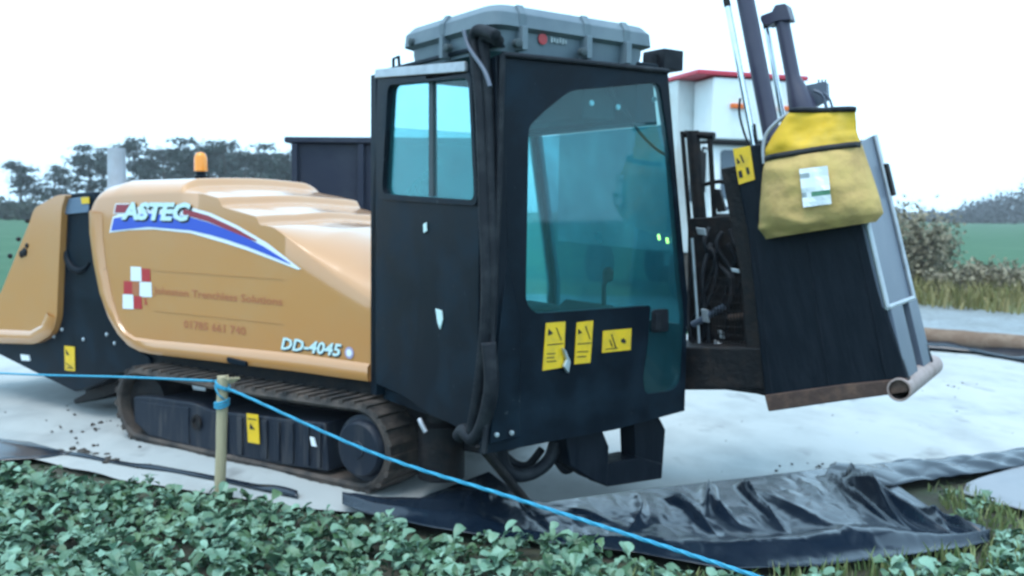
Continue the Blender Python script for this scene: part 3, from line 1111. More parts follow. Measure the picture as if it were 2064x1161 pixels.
def strip(mb, top, bot, lvl, mi):
    n = len(top)
    mb.add([rl(*p) + Vector((0, lvl, 0)) for p in top + bot], [(i, i + 1, n + i + 1, n + i) for i in range(n - 1)], mi)


mb = MB()
strip(mb, [(228, 437), (258, 422), (300, 412), (375, 415), (425, 429), (480, 455), (540, 490), (608, 543)],
      [(221, 469), (260, 464), (311, 462), (385, 470), (457, 491), (500, 505), (545, 522), (600, 543)], -0.003, 0)
strip(mb, [(231, 440), (300, 430), (378, 436), (420, 448), (459, 463), (500, 480), (533, 497), (585, 530)],
      [(225, 465), (300, 457), (385, 464), (425, 473), (459, 483), (500, 497), (533, 510), (588, 533)], -0.006, 1)
strip(mb, [(234, 410), (262, 410)], [(229, 431), (254, 431)], -0.004, 0)
strip(mb, [(236, 412), (262, 412)], [(232, 429), (254, 429)], -0.006, 2)
strip(mb, [(370, 420), (422, 435), (478, 461), (520, 485)], [(370, 432), (422, 447), (478, 471), (515, 486)], -0.006, 2)
P0, P1 = rl(246, 443), rl(387, 443)
hgt = rl(246, 407).z - P0.z
text_mesh(mb, 'ASTEC', P0 + Vector((0.014, -0.0075, -0.012)), EX, EZ, P1.x - P0.x, hgt, 3, 0.25, 0.05)
text_mesh(mb, 'ASTEC', P0 + Vector((0, -0.0095, 0)), EX, EZ, P1.x - P0.x, hgt, 4, 0.25, 0.05)
mb.build('swoosh_logo', [WHITEP, BLUEP, REDP, INK, LETTER], hood, fixn=False)
mb = MB()
for (a, b, c, d, mi) in ((264, 537, 285, 566, 0), (286, 541, 303, 567, 1), (250, 566, 267, 592, 1), (282, 568, 306, 598, 0), (248, 593, 269, 622, 0), (270, 596, 286, 622, 1)):
    decal(mb, [(a, b), (c, b + 1), (c + 1, d + 1), (a, d)], -0.003, mi)
decal(mb, [(267, 567), (281, 568), (281, 594), (268, 593)], -0.003, 2)
P0 = rl(291, 614)
text_mesh(mb, 's', P0 + Vector((0, -0.003, 0)), EX, EZ, 0.035, 0.045, 1)
mb.build('checker_logo', [WHITEP, CHKR, REDT], hood, fixn=False)
mb = MB()
for (p, q) in (((303, 544), (572, 563)), ((310, 626), (572, 653))):
    decal(mb, [p, q, (q[0], q[1] + 1.6), (p[0], p[1] + 1.6)], -0.003, 1)
P0, P1 = rl(310, 597), rl(570, 619)
text_mesh(mb, 'Johnston Trenchless Solutions', Vector((P0.x, HY - 0.003, P0.z)), EX, (P1 - P0).normalized().cross(Vector((0, -1, 0))) * -1 if False else EZ, P1.x - P0.x, 0.068, 0, 0, 0.018)
P0, P1 = rl(371, 661), rl(496, 674)
text_mesh(mb, '01785 661 740', Vector((P0.x, HY - 0.003, P0.z)), EX, EZ, P1.x - P0.x, 0.055, 0, 0, 0.02)
mb.build('company_lettering', [REDT, REDL], hood, fixn=False)
mb = MB()
P0, P1 = rl(567, 704), rl(690, 720)
text_mesh(mb, 'DD-4045', Vector((P0.x + 0.008, HY - 0.004, P0.z - 0.008)), EX, EZ, P1.x - P0.x, 0.078, 1, 0.25, 0.03)
text_mesh(mb, 'DD-4045', Vector((P0.x, HY - 0.006, P0.z)), EX, EZ, P1.x - P0.x, 0.078, 0, 0.25, 0.03)
c = rl(705, 711)
mb.add([c + Vector((0.035 * math.cos(a), -0.005, 0.035 * math.sin(a))) for a in np.linspace(0, 6.28, 25)[:-1]], [tuple(range(24))], 2)
mb.add([c + Vector((0.022 * math.cos(a), -0.007, 0.022 * math.sin(a))) for a in np.linspace(0, 6.28, 19)[:-1]], [tuple(range(18))], 3)
mb.build('type_lettering', [LETTER, INK, LILAC, WHITEP], hood, fixn=False)
mb = MB()
a = rl(467, 718)
mb.prism(rounded([a + Vector(p) for p in ((0, -0.024, 0), (0.18, -0.024, -0.012), (0.18, -0.024, -0.045), (0, -0.024, -0.035))], 0.012), (0, -0.02, 0))
mb.build('hood_handle', BLACK, hood, bevel=0.005)

# amber beacon, exhaust
c = hit(405, 355, MR, 1, 0.6)
mb = MB()
mb.lathe(c + Vector((0, 0, -0.05)), (0, 0, 1), [(0, 0.0), (0, 0.05), (0.05, 0.05), (0.055, 0.035), (0.085, 0.035)], 16, 1)
mb.lathe(c + Vector((0, 0, 0.035)), (0, 0, 1), [(0, 0.0), (0, 0.048), (0.10, 0.045), (0.13, 0.03), (0.138, 0.0)], 18, 0)
mb.build('beacon', [AMBER, BLACK], rig, smooth=50)
c = hit(236, 370, MR, 1, 0.9)
mb = MB()
mb.lathe(c + Vector((0, 0, -0.25)), (0, 0, 1), [(0, 0.0), (0, 0.10), (0.10, 0.10), (0.24, 0.075), (0.52, 0.07), (0.54, 0.07), (0.54, 0.06), (0.30, 0.06)], 20)
mb.build('exhaust_stack', EXH, rig, smooth=50)

# --- rear cowl
pts = [rl(*p) for p in ((132, 392), (112, 394), (68, 420), (60, 446), (38, 500), (2, 588), (-60, 660), (-60, 686), (0, 692), (72, 694), (104, 674), (114, 640), (119, 520), (124, 420))]
mb = MB()
mb.prism(rounded(pts, [0.02, 0.10, 0.12, 0.05, 0, 0, 0.05, 0.05, 0, 0.08, 0.08, 0.05, 0, 0.03]), (0, HW, 0))
cowl = mb.build('rear_cowl', ORANGE, rig, bevel=0.045, seg=4)
mb = MB()
lo = [rl(-55, 684), rl(0, 690), rl(70, 692), rl(102, 673), rl(111, 640)]
hi = [rl(-55, 660), rl(0, 664), rl(62, 667), rl(84, 655), rl(96, 630)]
vs = [p + Vector((0, -0.002, 0)) for p in lo] + [p.lerp(q, 0.3) + Vector((0, -0.02, 0)) for p, q in zip(lo, hi)] + [p.lerp(q, 0.8) + Vector((0, -0.02, 0)) for p, q in zip(lo, hi)] + [q + Vector((0, -0.001, 0)) for q in hi]
mb.add(vs, [(L * 5 + i, L * 5 + i + 1, L * 5 + 6 + i, L * 5 + 5 + i) for L in range(3) for i in range(4)])
mb.build('cowl_border', ORANGE, cowl, smooth=60)
for (px, py, r) in ((55, 445, .018), (37, 482, .018), (20, 516, .02), (50, 508, .035), (55, 495, .02), (44, 512, .03)):
    mb = MB()
    q = rl(px, py)
    mb.lathe(q + Vector((0, 0.01, 0)), (0, -1, 0), [(0, r), (0.016, r), (0.024, r * 0.6), (0.025, 0)], 8)
    mb.build('bolt', DARK, cowl, smooth=40)

# --- black rear body between the cowl and the hood
pts = [rl(p[0], p[1], HY + 0.05) for p in ((118, 392), (186, 386), (200, 430), (214, 600), (250, 690), (300, 720), (306, 758), (236, 752), (196, 776), (150, 790), (96, 764), (0, 716), (-90, 690), (-90, 660), (100, 660), (112, 600), (116, 480))]
mb = MB()
mb.prism(pts, (0, HW - 0.1, 0))
body = mb.build('rear_body', BLACK, rig, bevel=0.015)
mb = MB()
mb.prism(rounded([rl(p[0], p[1], HY + 0.045) for p in ((124, 402), (180, 396), (182, 428), (121, 434))], 0.03), (0, -0.012, 0))
mb.build('reflection_pane', BLUISH, body, bevel=0.006)
mb = MB()
mb.prism([rl(p[0], p[1], HY + 0.034) for p in ((164, 398), (180, 397), (181, 410), (166, 411))], (0, -0.006, 0))
mb.build('sticker', YELLOW, body)
mb = MB()
pth = [rl(p[0], p[1], HY + 0.045) for p in ((134, 506), (136, 522), (145, 538), (160, 546), (172, 540), (180, 528))]
pth = smooth_path(pth, 4)
mb.tube(pth, 0.02, 8, radii=[0.008 + 0.022 * math.sin(math.pi * min(1, 0.1 + i / (len(pth) - 1))) for i in range(len(pth))])
mb.build('grab_handle', BLACK_D, body, smooth=60)


def plate_sticker(name, px_pts, frame, ax, val, off, parent, marks=(), mats=None):
    """a yellow warning plate with flat black print, thin slab"""
    pts = [hit(p[0], p[1], frame, ax, val) for p in px_pts]
    v = Vector((0, 0, 0))
    v[ax] = off
    mb = MB()
    mb.prism(pts, v)
    for mk in marks:
        q = [hit(p[0], p[1], frame, ax, val) + v * 1.6 for p in mk]
        mb.add(q, [tuple(range(len(q)))], 1)
    return mb.build(name, mats or [YELLOW, INK], parent)


plate_sticker('warning_sticker', ((131, 697), (151, 699), (152, 748), (132, 746)), MR, 1, HY + 0.048, -0.005, body, [((134, 702), (142, 716), (135, 714)), ((134, 730), (150, 742), (150, 744), (134, 732)), ((136, 740), (149, 741), (149, 743), (136, 742))])
plate_sticker('reflector', ((43, 714), (60, 716), (62, 727), (46, 726)), MR, 1, HY + 0.048, -0.01, body, (), [WHITEP, INK])
for (px, py) in ((126, 664), (110, 678), (169, 684), (216, 674), (232, 692)):
    mb = MB()
    q = rl(px, py, HY + 0.05)
    mb.lathe(q, (0, -1, 0), [(0, .014), (0.008, .014), (0.014, .006), (0.0145, 0)], 8)
    mb.build('bolt', STEEL, body, smooth=40)
# tow bracket below the rear body
mb = MB()
mb.prism([rl(p[0], p[1], 0.35) for p in ((165, 770), (245, 760), (245, 786), (190, 806), (150, 815), (146, 806), (172, 792))], (0, 0.5, 0))
mb.build('tow_bracket', DARK, rig, bevel=0.01)

# --- chassis under the hood
mb = MB()
mb.box((-2.35, 0.24, 0.47), (0.12, HW + 0.1, 0.72))
mb.box((-2.0, 0.45, 0.25), (-0.1, 0.95, 0.5))
mb.build('chassis', DARK, rig, bevel=0.02)
mb = MB()
for k in range(5):
    p = [rl(430 + k * 60 + dx, 770 + k * 9 + dy, 0.19) for dx, dy in ((0, -14), (12, 2), (34, 6), (60, -4), (80, 8))]
    mb.tube(smooth_path(p, 5), 0.016, 8)
mb.build('hoses', HOSE, rig, smooth=180)

# --- tracks
T_R, T_F = -2.375 + 0.25, 0.089 - 0.25


def stadium(r, n=16, zc=0.262, inset=0.0):
    pts = []
    for i in range(n + 1):
        a = -math.pi / 2 + math.pi * i / n
        pts.append((T_F + r * math.cos(a), zc + r * math.sin(a)))
    # sagging top run
    for i in range(1, 14):
        t = i / 14
        pts.append((T_F + (T_R - T_F) * t, zc + r - 0.012 * math.sin(math.pi * t) * (1 if r > 0.1 else 0)))
    for i in range(n + 1):
        a = math.pi / 2 + math.pi * i / n
        pts.append((T_R + r * math.cos(a), zc + r * math.sin(a)))
    for i in range(1, 14):
        t = i / 14
        pts.append((T_R + (T_F - T_R) * t, zc - r))
    return pts


def belt_mesh():
    mb = MB()
    out, inn = stadium(0.250), stadium(0.205)
    n = len(out)
    ws = [(0.0, 0.012), (0.012, 0.0), (0.388, 0.0), (0.40, 0.012)]
    rows = []
    prof = [(0.0, 0.35), (0.012, 1.0), (0.39, 1.0), (0.40, 0.35), (0.39, 0.0), (0.012, 0.0)]
    for i in range(n):
        row = []
        for y, f in prof:
            x = inn[i][0] + (out[i][0] - inn[i][0]) * f
            z = inn[i][1] + (out[i][1] - inn[i][1]) * f
            row.append(Vector((x, y, z)))
        rows.append(row)
    rows.append(rows[0])
    mb.grid(rows, closed=True)
    # tread lugs
    L = [0.0]
    for i in range(n):
        a, b = out[i], out[(i + 1) % n]
        L.append(L[-1] + math.hypot(b[0] - a[0], b[1] - a[1]))
    tot = L[-1]
    k = int(tot / 0.09)
    for q in range(k):
        s = tot * q / k
        i = max(j for j in range(n) if L[j] <= s)
        a, b = out[i], out[(i + 1) % n]
        t = (s - L[i]) / max(1e-6, L[i + 1] - L[i])
        c = Vector((a[0] + (b[0] - a[0]) * t, 0, a[1] + (b[1] - a[1]) * t))
        d = Vector((b[0] - a[0], 0, b[1] - a[1])).normalized()
        nn = Vector((d.z, 0, -d.x))
        M = Matrix(((d.x, 0, nn.x, c.x), (0, 1, 0, 0), (d.z, 0, nn.z, c.z), (0, 0, 0, 1)))
        mb.box((-0.018, 0.004, -0.01), (0.018, 0.396, 0.014), 0, M)
    return mb


def frame_poly(pts, y):
    return [rl(p[0], p[1], y) for p in pts]


belt = belt_mesh().build('track', RUBBER, rig, smooth=40)
mb = MB()
mb.prism(rounded(frame_poly(((269, 799), (300, 799), (385, 811), (430, 828), (655, 853), (662, 952), (430, 916), (300, 880), (270, 850)), 0.02), 0.02), (0, 0.34, 0))
tf = mb.build('track_frame', TRACKFRAME, belt, bevel=0.012)
mb = MB()
mb.prism(frame_poly(((275, 808), (380, 822), (380, 898), (300, 876), (276, 850)), 0.012), (0, 0.01, 0))
mb.build('frame_plate', TRACKFRAME, belt, bevel=0.006)
mb = MB()
c = rl(394, 852, 0.005)
mb.lathe(c + Vector((0, 0.012, 0)), (0, -1, 0), [(0, .05), (0.012, .05), (0.012, .032), (0.002, .03), (0.001, 0)], 16)
mb.build('frame_hole', DARK, belt, smooth=40)
for (px, w) in ((452, 8), (480, 10), (528, 12), (555, 10), (585, 8), (615, 10), (640, 8)):
    mb = MB()
    yt = interp([430, 655], [836, 860], px)
    yb = interp([430, 655], [908, 944], px)
    mb.prism(frame_poly(((px, yt), (px + w, yt + 1), (px + w, yb + 1), (px, yb)), 0.018), (0, -0.012, 0))
    mb.build('frame_rib', TRACKFRAME, belt, bevel=0.004)
plate_sticker('warning_sticker', ((498, 833), (521, 836), (524, 895), (501, 891)), MR, 1, -0.001, -0.005, belt, [((501, 842), (519, 845), (519, 847), (501, 844)), ((506, 852), (516, 866), (505, 864))])
plate_sticker('reflector', ((626, 880), (634, 882), (639, 900), (630, 898)), MR, 1, -0.002, -0.008, belt, (), [WHITEP, INK])
c = rl(727, 908, 0.0)
mb = MB()
mb.lathe(Vector((c.x, 0.06, 0.262)), (0, -1, 0), [(0, .19), (0.03, .19), (0.035, .165), (0.05, .16), (0.075, .155), (0.085, .145), (0.087, .05), (0.095, .045), (0.096, 0)], 28)
mb.build('drive_sprocket', TRACKFRAME, belt, smooth=35)
mb = MB()
mb.lathe(Vector((T_R, 0.08, 0.262)), (0, 1, 0), [(0, 0), (0, .19), (0.24, .19), (0.24, 0)], 24)
mb.build('idler_wheel', DARK, belt, smooth=40)
for k in range(4):
    mb = MB()
    mb.lathe(Vector((T_R + 0.42 + k * 0.38, 0.06, 0.13)), (0, 1, 0), [(0, 0), (0, .065), (0.28, .065), (0.28, 0)], 16)
    mb.build('roller', DARK, belt, smooth=40)
far_belt = belt.copy()
COL.objects.link(far_belt)
far_belt.parent = rig
far_belt.location = (0, 1.35, 0)
for ch in list(belt.children):
    if ch.name.split('.')[0] in ('track_frame', 'drive_sprocket', 'idler_wheel', 'roller'):
        c2 = ch.copy()
        COL.objects.link(c2)
        c2.parent = far_belt

# beam that carries the drill frame
mb = MB()
mb.prism([(-0.1, 0.98, 0.50), (0.9, 0.98, 0.56), (2.1, 0.98, 0.70), (2.1, 0.98, 0.92), (0.9, 0.98, 0.82), (-0.1, 0.98, 0.74)], (0, 0.36, 0))
mb.build('boom_beam', DARK, rig, bevel=0.015)
# slew post and dark gear beneath the cab
mb = MB()
mb.lathe((0.28, 0.22, 0.12), (0, 0, 1), [(0, 0), (0, .13), (0.30, .13), (0.32, .09), (0.55, .09), (0.55, 0)], 20)
mb.box((-0.05, 0.25, 0.28), (0.62, 0.8, 0.62))
mb.build('slew_post', DARK, rig, smooth=40)
mb = MB()
c = hit(852, 858, MR, 1, -0.22)
mb.tube([c + Vector(p) for p in ((-0.02, 0, 0.03), (0.0, -0.01, 0.01), (0.012, 0, -0.02), (0.02, 0.0, -0.03))], 0.013, 8)
mb.build('hose_fitting', EXH, rig, smooth=60)

# ------------------------------------------------------------------ CAB (swung out)
MCl = MR.inverted() @ MC


def cd(px, py, y=0.0):
    return hit(px, py, MC, 1, y)


def cl(px, py, x=0.0):
    return hit(px, py, MC, 0, x)


def xr(z):
    '''right side of the cab leans in towards the roof'''
    return interp([0.5, 1.15, 2.33], [1.265, 1.265, 1.055], z)


mb = MB()
left_outer = [cl(*p) for p in ((760, 152), (948, 130), (966, 400), (964, 700), (955, 868), (935, 880), (915, 858), (858, 829), (811, 797), (768, 778), (748, 768), (748, 500))]
left_hole = rounded([cl(*p) for p in ((786, 172), (948, 157), (960, 404), (774, 391))], [0.05, 0.05, 0.05, 0.06])
mb.prism(left_outer, (0.045, 0, 0), [left_hole])
# posts, floor, roof slab, far sides with openings
mb.box((0.0, 1.17, 0.55), (0.06, 1.24, 2.342))
mb.box((0.06, 0.06, 0.55), (0.12, 0.14, 2.30))
mb.prism([(xr(z) - 0.02 + d, 1.165, z) for z, d in ((0.55, 0), (1.15, 0), (2.33, 0), (2.33, 0.06), (1.15, 0.06), (0.55, 0.06))], (0, 0.07, 0))
mb.box((0.06, 0.08, 0.52), (1.27, 1.2, 0.58))
mb.box((0.02, 0.06, 2.345), (1.06, 1.2, 2.365))
mb.box((0.07, 1.19, 0.56), (1.245, 1.23, 0.98))
mb.box((0.07, 1.19, 2.325), (1.06, 1.23, 2.362))
mb.box((1.255, 0.05, 0.56), (1.29, 1.16, 1.0))
mb.prism([(0.95, 0.10, 2.06), (xr(2.06), 0.10, 2.06), (xr(2.33), 0.10, 2.33), (0.95, 0.10, 2.33)], (0, 1.06, 0))
cab = mb.build('cab', BLACK, rig, matrix=MCl, bevel=0.008)
tag(cab, 'black operator cab with teal glass and grey roof cap')

# window trim of the left side
mb = MB()
lo = rounded([cl(*p) for p in ((778, 160), (954, 145), (968, 416), (764, 402))], [0.06, 0.05, 0.06, 0.08])
mb.prism([p + Vector((-0.001, 0, 0)) for p in lo], (-0.012, 0, 0), [[p + Vector((-0.001, 0, 0)) for p in left_hole]])
mb.build('window_trim', BLACK, cab, bevel=0.004)
mb = MB()
mb.prism([p + Vector((0.018, 0, 0)) for p in left_hole], (0.006, 0, 0))
mb.build('side_window', GLASS, cab)
mb = MB()
mb.prism([cl(p[0], p[1], 0.01) for p in ((864, 166), (872, 165), (873, 396), (864, 396))], (0.024, 0, 0))
mb.build('window_divider', INTER, cab)
mb = MB()
mb.prism(rounded([cl(p[0], p[1], -0.002) for p in ((762, 140), (943, 124), (944, 145), (761, 158))], 0.008), (-0.02, 0, 0))
mb.build('silver_strip', SILVER, cab, bevel=0.005)
mb = MB()
q = cl(800, 132, 0.05)
mb.tube([q + Vector(p) for p in ((0, 0.04, -0.03), (0, 0.04, 0.04), (0, -0.02, 0.045), (0, -0.03, -0.03))], 0.009, 8)
mb.build('lifting_eye', BLACK, cab, smooth=60)
# far panes
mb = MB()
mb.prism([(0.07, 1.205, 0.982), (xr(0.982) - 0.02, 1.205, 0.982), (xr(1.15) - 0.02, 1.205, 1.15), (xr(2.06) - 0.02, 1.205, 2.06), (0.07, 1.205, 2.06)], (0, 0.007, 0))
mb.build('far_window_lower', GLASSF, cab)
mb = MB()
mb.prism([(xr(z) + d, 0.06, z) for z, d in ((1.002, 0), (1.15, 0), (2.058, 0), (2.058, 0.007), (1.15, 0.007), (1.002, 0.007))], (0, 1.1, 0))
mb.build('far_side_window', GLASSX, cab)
mb = MB()
mb.box((0.07, 1.205, 2.062), (1.02, 1.211, 2.324))
mb.build('far_window_upper', GLASSC, cab)

# door with glass
door_outer = [cd(*p) for p in ((1012, 108), (1346, 142), (1366, 380), (1386, 600), (1380, 828), (1240, 866), (1100, 892), (974, 916), (992, 700), (1004, 400))]
g_up = [(1066, 255), (1100, 222), (1150, 182), (1330, 166), (1350, 300), (1372, 560), (1380, 640), (1372, 770), (1355, 788), (1300, 795), (1296, 760), (1306, 690), (1312, 616), (1200, 624), (1078, 632), (1060, 610)]
g_pts = rounded([cd(*p) for p in g_up], [0.03, 0.03, 0.05, 0.05, 0, 0, 0, 0.05, 0.03, 0.04, 0.03, 0.04, 0.02, 0, 0.05, 0.04])
mb = MB()
mb.prism(door_outer, (0, 0.04, 0), [g_pts])
mb.build('door', BLACK, cab, bevel=0.006)
mb = MB()
mb.prism([p + Vector((0, 0.008, 0)) for p in g_pts], (0, 0.006, 0))
mb.build('door_glass', GLASS, cab)
mb = MB()
mb.tube([cd(p[0], p[1], -0.008) for p in ((1013, 108), (1005, 400), (992, 700), (976, 912))], 0.014, 8)
mb.tube([cd(p[0], p[1], -0.008) for p in ((1013, 110), (1180, 126), (1346, 144))], 0.014, 8)
mb.build('door_seal', HOSE, cab, smooth=60)
mb = MB()
mb.prism([cd(p[0], p[1], -0.002) for p in ((1020, 520), (1048, 640), (1046, 880), (985, 895), (1000, 700))], (0, -0.012, 0))
mb.build('door_edge_panel', BLACK, cab, bevel=0.006)
mb = MB()
mb.prism(rounded([cd(p[0], p[1], -0.001) for p in ((1312, 624), (1345, 622), (1345, 668), (1312, 670))], 0.02), (0, -0.012, 0))
mb.prism([cd(p[0], p[1], -0.013) for p in ((1318, 632), (1328, 631), (1328, 664), (1318, 664))], (0, -0.014, 0))
mb.build('door_handle', HOSE, cab, bevel=0.004)
A = 'warning_sticker'
plate_sticker(A, ((1100, 651), (1139, 648), (1135, 740), (1093, 747)), MC, 1, -0.002, -0.004, cab,
              [((1119, 660), (1121, 660), (1131, 686), (1129, 686)), ((1104, 662), (1114, 672), (1103, 676)), ((1102, 694), (1134, 691), (1134, 693), (1102, 696)), ((1101, 712), (1118, 711), (1118, 713), (1101, 714)), ((1101, 720), (1116, 719), (1116, 721), (1101, 722)), ((1101, 728), (1120, 726), (1120, 728), (1101, 730))])
plate_sticker(A, ((1162, 650), (1195, 646), (1189, 731), (1157, 734)), MC, 1, -0.002, -0.004, cab,
              [((1178, 657), (1180, 657), (1189, 683), (1187, 683)), ((1164, 662), (1172, 670), (1164, 674)), ((1163, 692), (1190, 690), (1190, 692), (1163, 694)), ((1162, 708), (1184, 707), (1184, 709), (1162, 710)), ((1162, 718), (1180, 717), (1180, 719), (1162, 720))])
plate_sticker(A, ((1215, 667), (1272, 662), (1270, 705), (1213, 711)), MC, 1, -0.002, -0.004, cab,
              [((1230, 673), (1232, 673), (1241, 700), (1238, 700)), ((1226, 684), (1228, 684), (1234, 698), (1231, 698)), ((1250, 684), (1256, 681), (1261, 688), (1258, 692), (1250, 690)), ((1219, 703), (1244, 700), (1244, 702), (1219, 705))])
mb = MB()
mb.prism([cd(p[0], p[1], -0.01) for p in ((1130, 700), (1137, 706), (1146, 728), (1142, 752), (1132, 738), (1138, 724))], (0, -0.02, 0))
mb.build('door_latch', STEEL, cab, bevel=0.004)
for pl in (((855, 452), (861, 448), (862, 466), (856, 470)), ((880, 622), (892, 626), (894, 645), (889, 664), (884, 650))):
    mb = MB()
    mb.prism([cl(p[0], p[1], -0.002) for p in pl], (-0.008, 0, 0))
    mb.build('worn_latch', LETTER, cab, bevel=0.002)
for (px, py) in ((1000, 876), (1030, 872)):
    mb = MB()
    q = cd(px, py, -0.013)
    mb.lathe(q, (0, -1, 0), [(0, .012), (0.01, .012), (0.012, 0)], 8)
    mb.build('bolt', STEEL, cab, smooth=40)

# hoses on the corner post
def hose(px_pts, x, r, name='corner_hose', rib=True, m=HOSE):
    p = smooth_path([hit(q[0], q[1], MC, 0, x) if len(q) == 2 else hit(q[0], q[1], MC, 0, q[2]) for q in px_pts], 24)
    mb = MB()
    mb.tube(p, r, 12, radii=[r * (1 + (0.07 if (i % 2 and rib) else 0)) for i in range(len(p))])
    return mb.build(name, m, cab, smooth=180)


hose(((1000, 72), (975, 62), (960, 64), (954, 84), (960, 130), (968, 220), (975, 400), (980, 600), (968, 760), (950, 870)), -0.03, 0.026)
hose(((1006, 84), (985, 74), (974, 84), (977, 114), (984, 200), (990, 400), (992, 600), (978, 800), (968, 880)), 0.0, 0.026)
hose(((935, 62), (945, 95), (975, 140), (988, 175)), -0.06, 0.010, 'thin_hose', False, GREYPLATE)
mb = MB()
mb.prism([cl(p[0], p[1], 0.02) for p in ((950, 140), (1000, 110), (1006, 500), (985, 860), (948, 872), (968, 500))], (0.05, 0, 0))
mb.build('corner_post', BLACK_D, cab, bevel=0.01)
mb = MB()
mb.tube(smooth_path([cl(p[0], p[1], -0.03) for p in ((985, 690), (990, 780), (975, 850), (955, 885), (935, 868), (925, 880))], 8), 0.035, 10)
mb.build('lower_hose', HOSE, cab, smooth=180)

# roof cap
def roof_ring(z, g, top=0.0):
    a = rounded([Vector(p) for p in ((0.03 - g, 0.05 - g, z), (0.97 + g, 0.05 - g, z), (0.97 + g, 0.86 + g, z), (0.03 - g, 0.86 + g, z))], 0.09, 5)
    return a
rings = [roof_ring(2.33, -0.01), roof_ring(2.40, 0.0), roof_ring(2.425, 0.0), roof_ring(2.44, 0.035), roof_ring(2.50, 0.03), roof_ring(2.535, 0.0), roof_ring(2.552, -0.05), roof_ring(2.565, -0.2), roof_ring(2.57, -0.38)]
mb = MB()
mb.grid(rings, closed=True)
n = len(rings[0])
mb.f.append(tuple((len(rings) - 1) * n + k for k in range(n)))
mb.m.append(0)
mb.build('roof_cap', ROOFGREY, cab, smooth=35)
for (px, face) in ((1052, 'd'), (1182, 'd'), (1262, 'd'), (893, 'l')):
    mb = MB()
    if face == 'd':
        x = cd(px, 80, 0.02).x
        mb.box((x - 0.016, -0.008, 2.335), (x + 0.016, 0.06, 2.442))
        mb.prism([Vector((x - 0.02, 0.014, 2.442)), Vector((x - 0.02, 0.009, 2.50)), Vector((x - 0.02, 0.04, 2.545)), Vector((x - 0.02, 0.08, 2.53))], (0.04, 0, 0))
    else:
        y = cl(px, 90, 0.0).y
        mb.box((-0.015, y - 0.016, 2.335), (0.06, y + 0.016, 2.442))
        mb.prism([Vector((-0.008, y - 0.02, 2.442)), Vector((-0.012, y - 0.02, 2.50)), Vector((0.02, y - 0.02, 2.545)), Vector((0.06, y - 0.02, 2.53))], (0, 0.04, 0))
    mb.build('roof_rib', ROOFGREY, cab, bevel=0.004)
for (px, py, face) in ((826, 84, 'l'), (898, 96, 'l'), (1046, 86, 'd'), (1178, 104, 'd')):
    mb = MB()
    q = cl(px, py, -0.02) if face == 'l' else cd(px, py, -0.01)
    ax = (-1, 0, 0) if face == 'l' else (0, -1, 0)
    mb.lathe(q - Vector(ax) * 0.03, ax, [(0, .02), (0.03, .02), (0.034, .012), (0.035, 0)], 10)
    mb.build('roof_clip', INTER, cab, smooth=40)
c = cd(1096, 78, 0.035)
mb = MB()
mb.lathe(c + Vector((0, 0.012, 0)), (0, -1, 0), [(0, .026), (0.006, .026), (0.0065, 0)], 20, 0)
for k in range(6):
    x = c.x + 0.045 + k * 0.017
    mb.box((x, c.y + 0.004, c.z - 0.012 + 0.004 * (k % 2)), (x + 0.011, c.y + 0.012, c.z + 0.016 - 0.003 * (k % 3)), 1)
mb.build('roof_emblem', [CHKR, GREYP], cab)
# dark work lamp behind the roof
mb = MB()
q = cd(1342, 122, 0.25)
mb.box((q.x - 0.06, q.y - 0.05, q.z - 0.055), (q.x + 0.085, q.y + 0.12, q.z + 0.055))
mb.box((q.x - 0.10, q.y, q.z - 0.035), (q.x - 0.06, q.y + 0.08, q.z + 0.035))
mb.tube([Vector((q.x - 0.02, q.y + 0.03, q.z - 0.05)), Vector((q.x - 0.14, q.y + 0.03, q.z - 0.09)), Vector((q.x - 0.2, q.y + 0.03, 2.35))], 0.012, 6)
mb.build('work_lamp', HOSE, cab, bevel=0.015)
# wiper
mb = MB()
mb.tube(smooth_path([cd(p[0], p[1], 0.06) for p in ((1222, 182), (1262, 226), (1290, 268), (1325, 302), (1352, 316))], 5), 0.008, 6)
mb.build('wiper', HOSE, cab, smooth=60)
# seat, console, lever, inner lining
mb = MB()
mb.prism(rounded([(0.40, 0.55, 0.98), (0.85, 0.55, 0.98), (0.85, 1.0, 0.98), (0.40, 1.0, 0.98)], 0.08), (0, 0, 0.10))
mb.prism(rounded([(0.36, 0.56, 1.06), (0.46, 0.56, 1.06), (0.38, 0.56, 1.52), (0.30, 0.56, 1.52)], 0.03), (0, 0.43, 0))
mb.box((0.45, 0.62, 0.58), (0.8, 0.95, 0.98))
mb.build('seat', SEAT, cab, bevel=0.02)
mb = MB()
mb.prism(rounded([(0.88, 0.30, 0.58), (1.12, 0.30, 0.58), (1.12, 0.30, 1.02), (0.98, 0.30, 1.10), (0.88, 0.30, 1.02)], 0.02), (0, 0.4, 0))
mb.tube([(0.98, 0.36, 1.08), (0.96, 0.34, 1.20), (0.98, 0.33, 1.25)], 0.014, 8)
mb.lathe((0.98, 0.33, 1.22), (0, 0, 1), [(0, 0.01), (0.01, 0.028), (0.06, 0.03), (0.08, 0.015), (0.082, 0)], 12)
mb.build('control_console', SEAT, cab, bevel=0.008)
mb = MB()
mb.box((0.72, 0.26, 2.08), (0.948, 1.15, 2.343))
mb.build('roof_lining', INTER, cab, bevel=0.02)
for (px, py) in ((1192, 208), (1245, 216), (1318, 200)):
    mb = MB()
    q = cd(px, py, 0.055)
    mb.lathe(q, (0, -1, 0), [(0, .016), (0.006, .014), (0.007, 0)], 12)
    mb.build('lining_button', STEEL, cab, smooth=40)

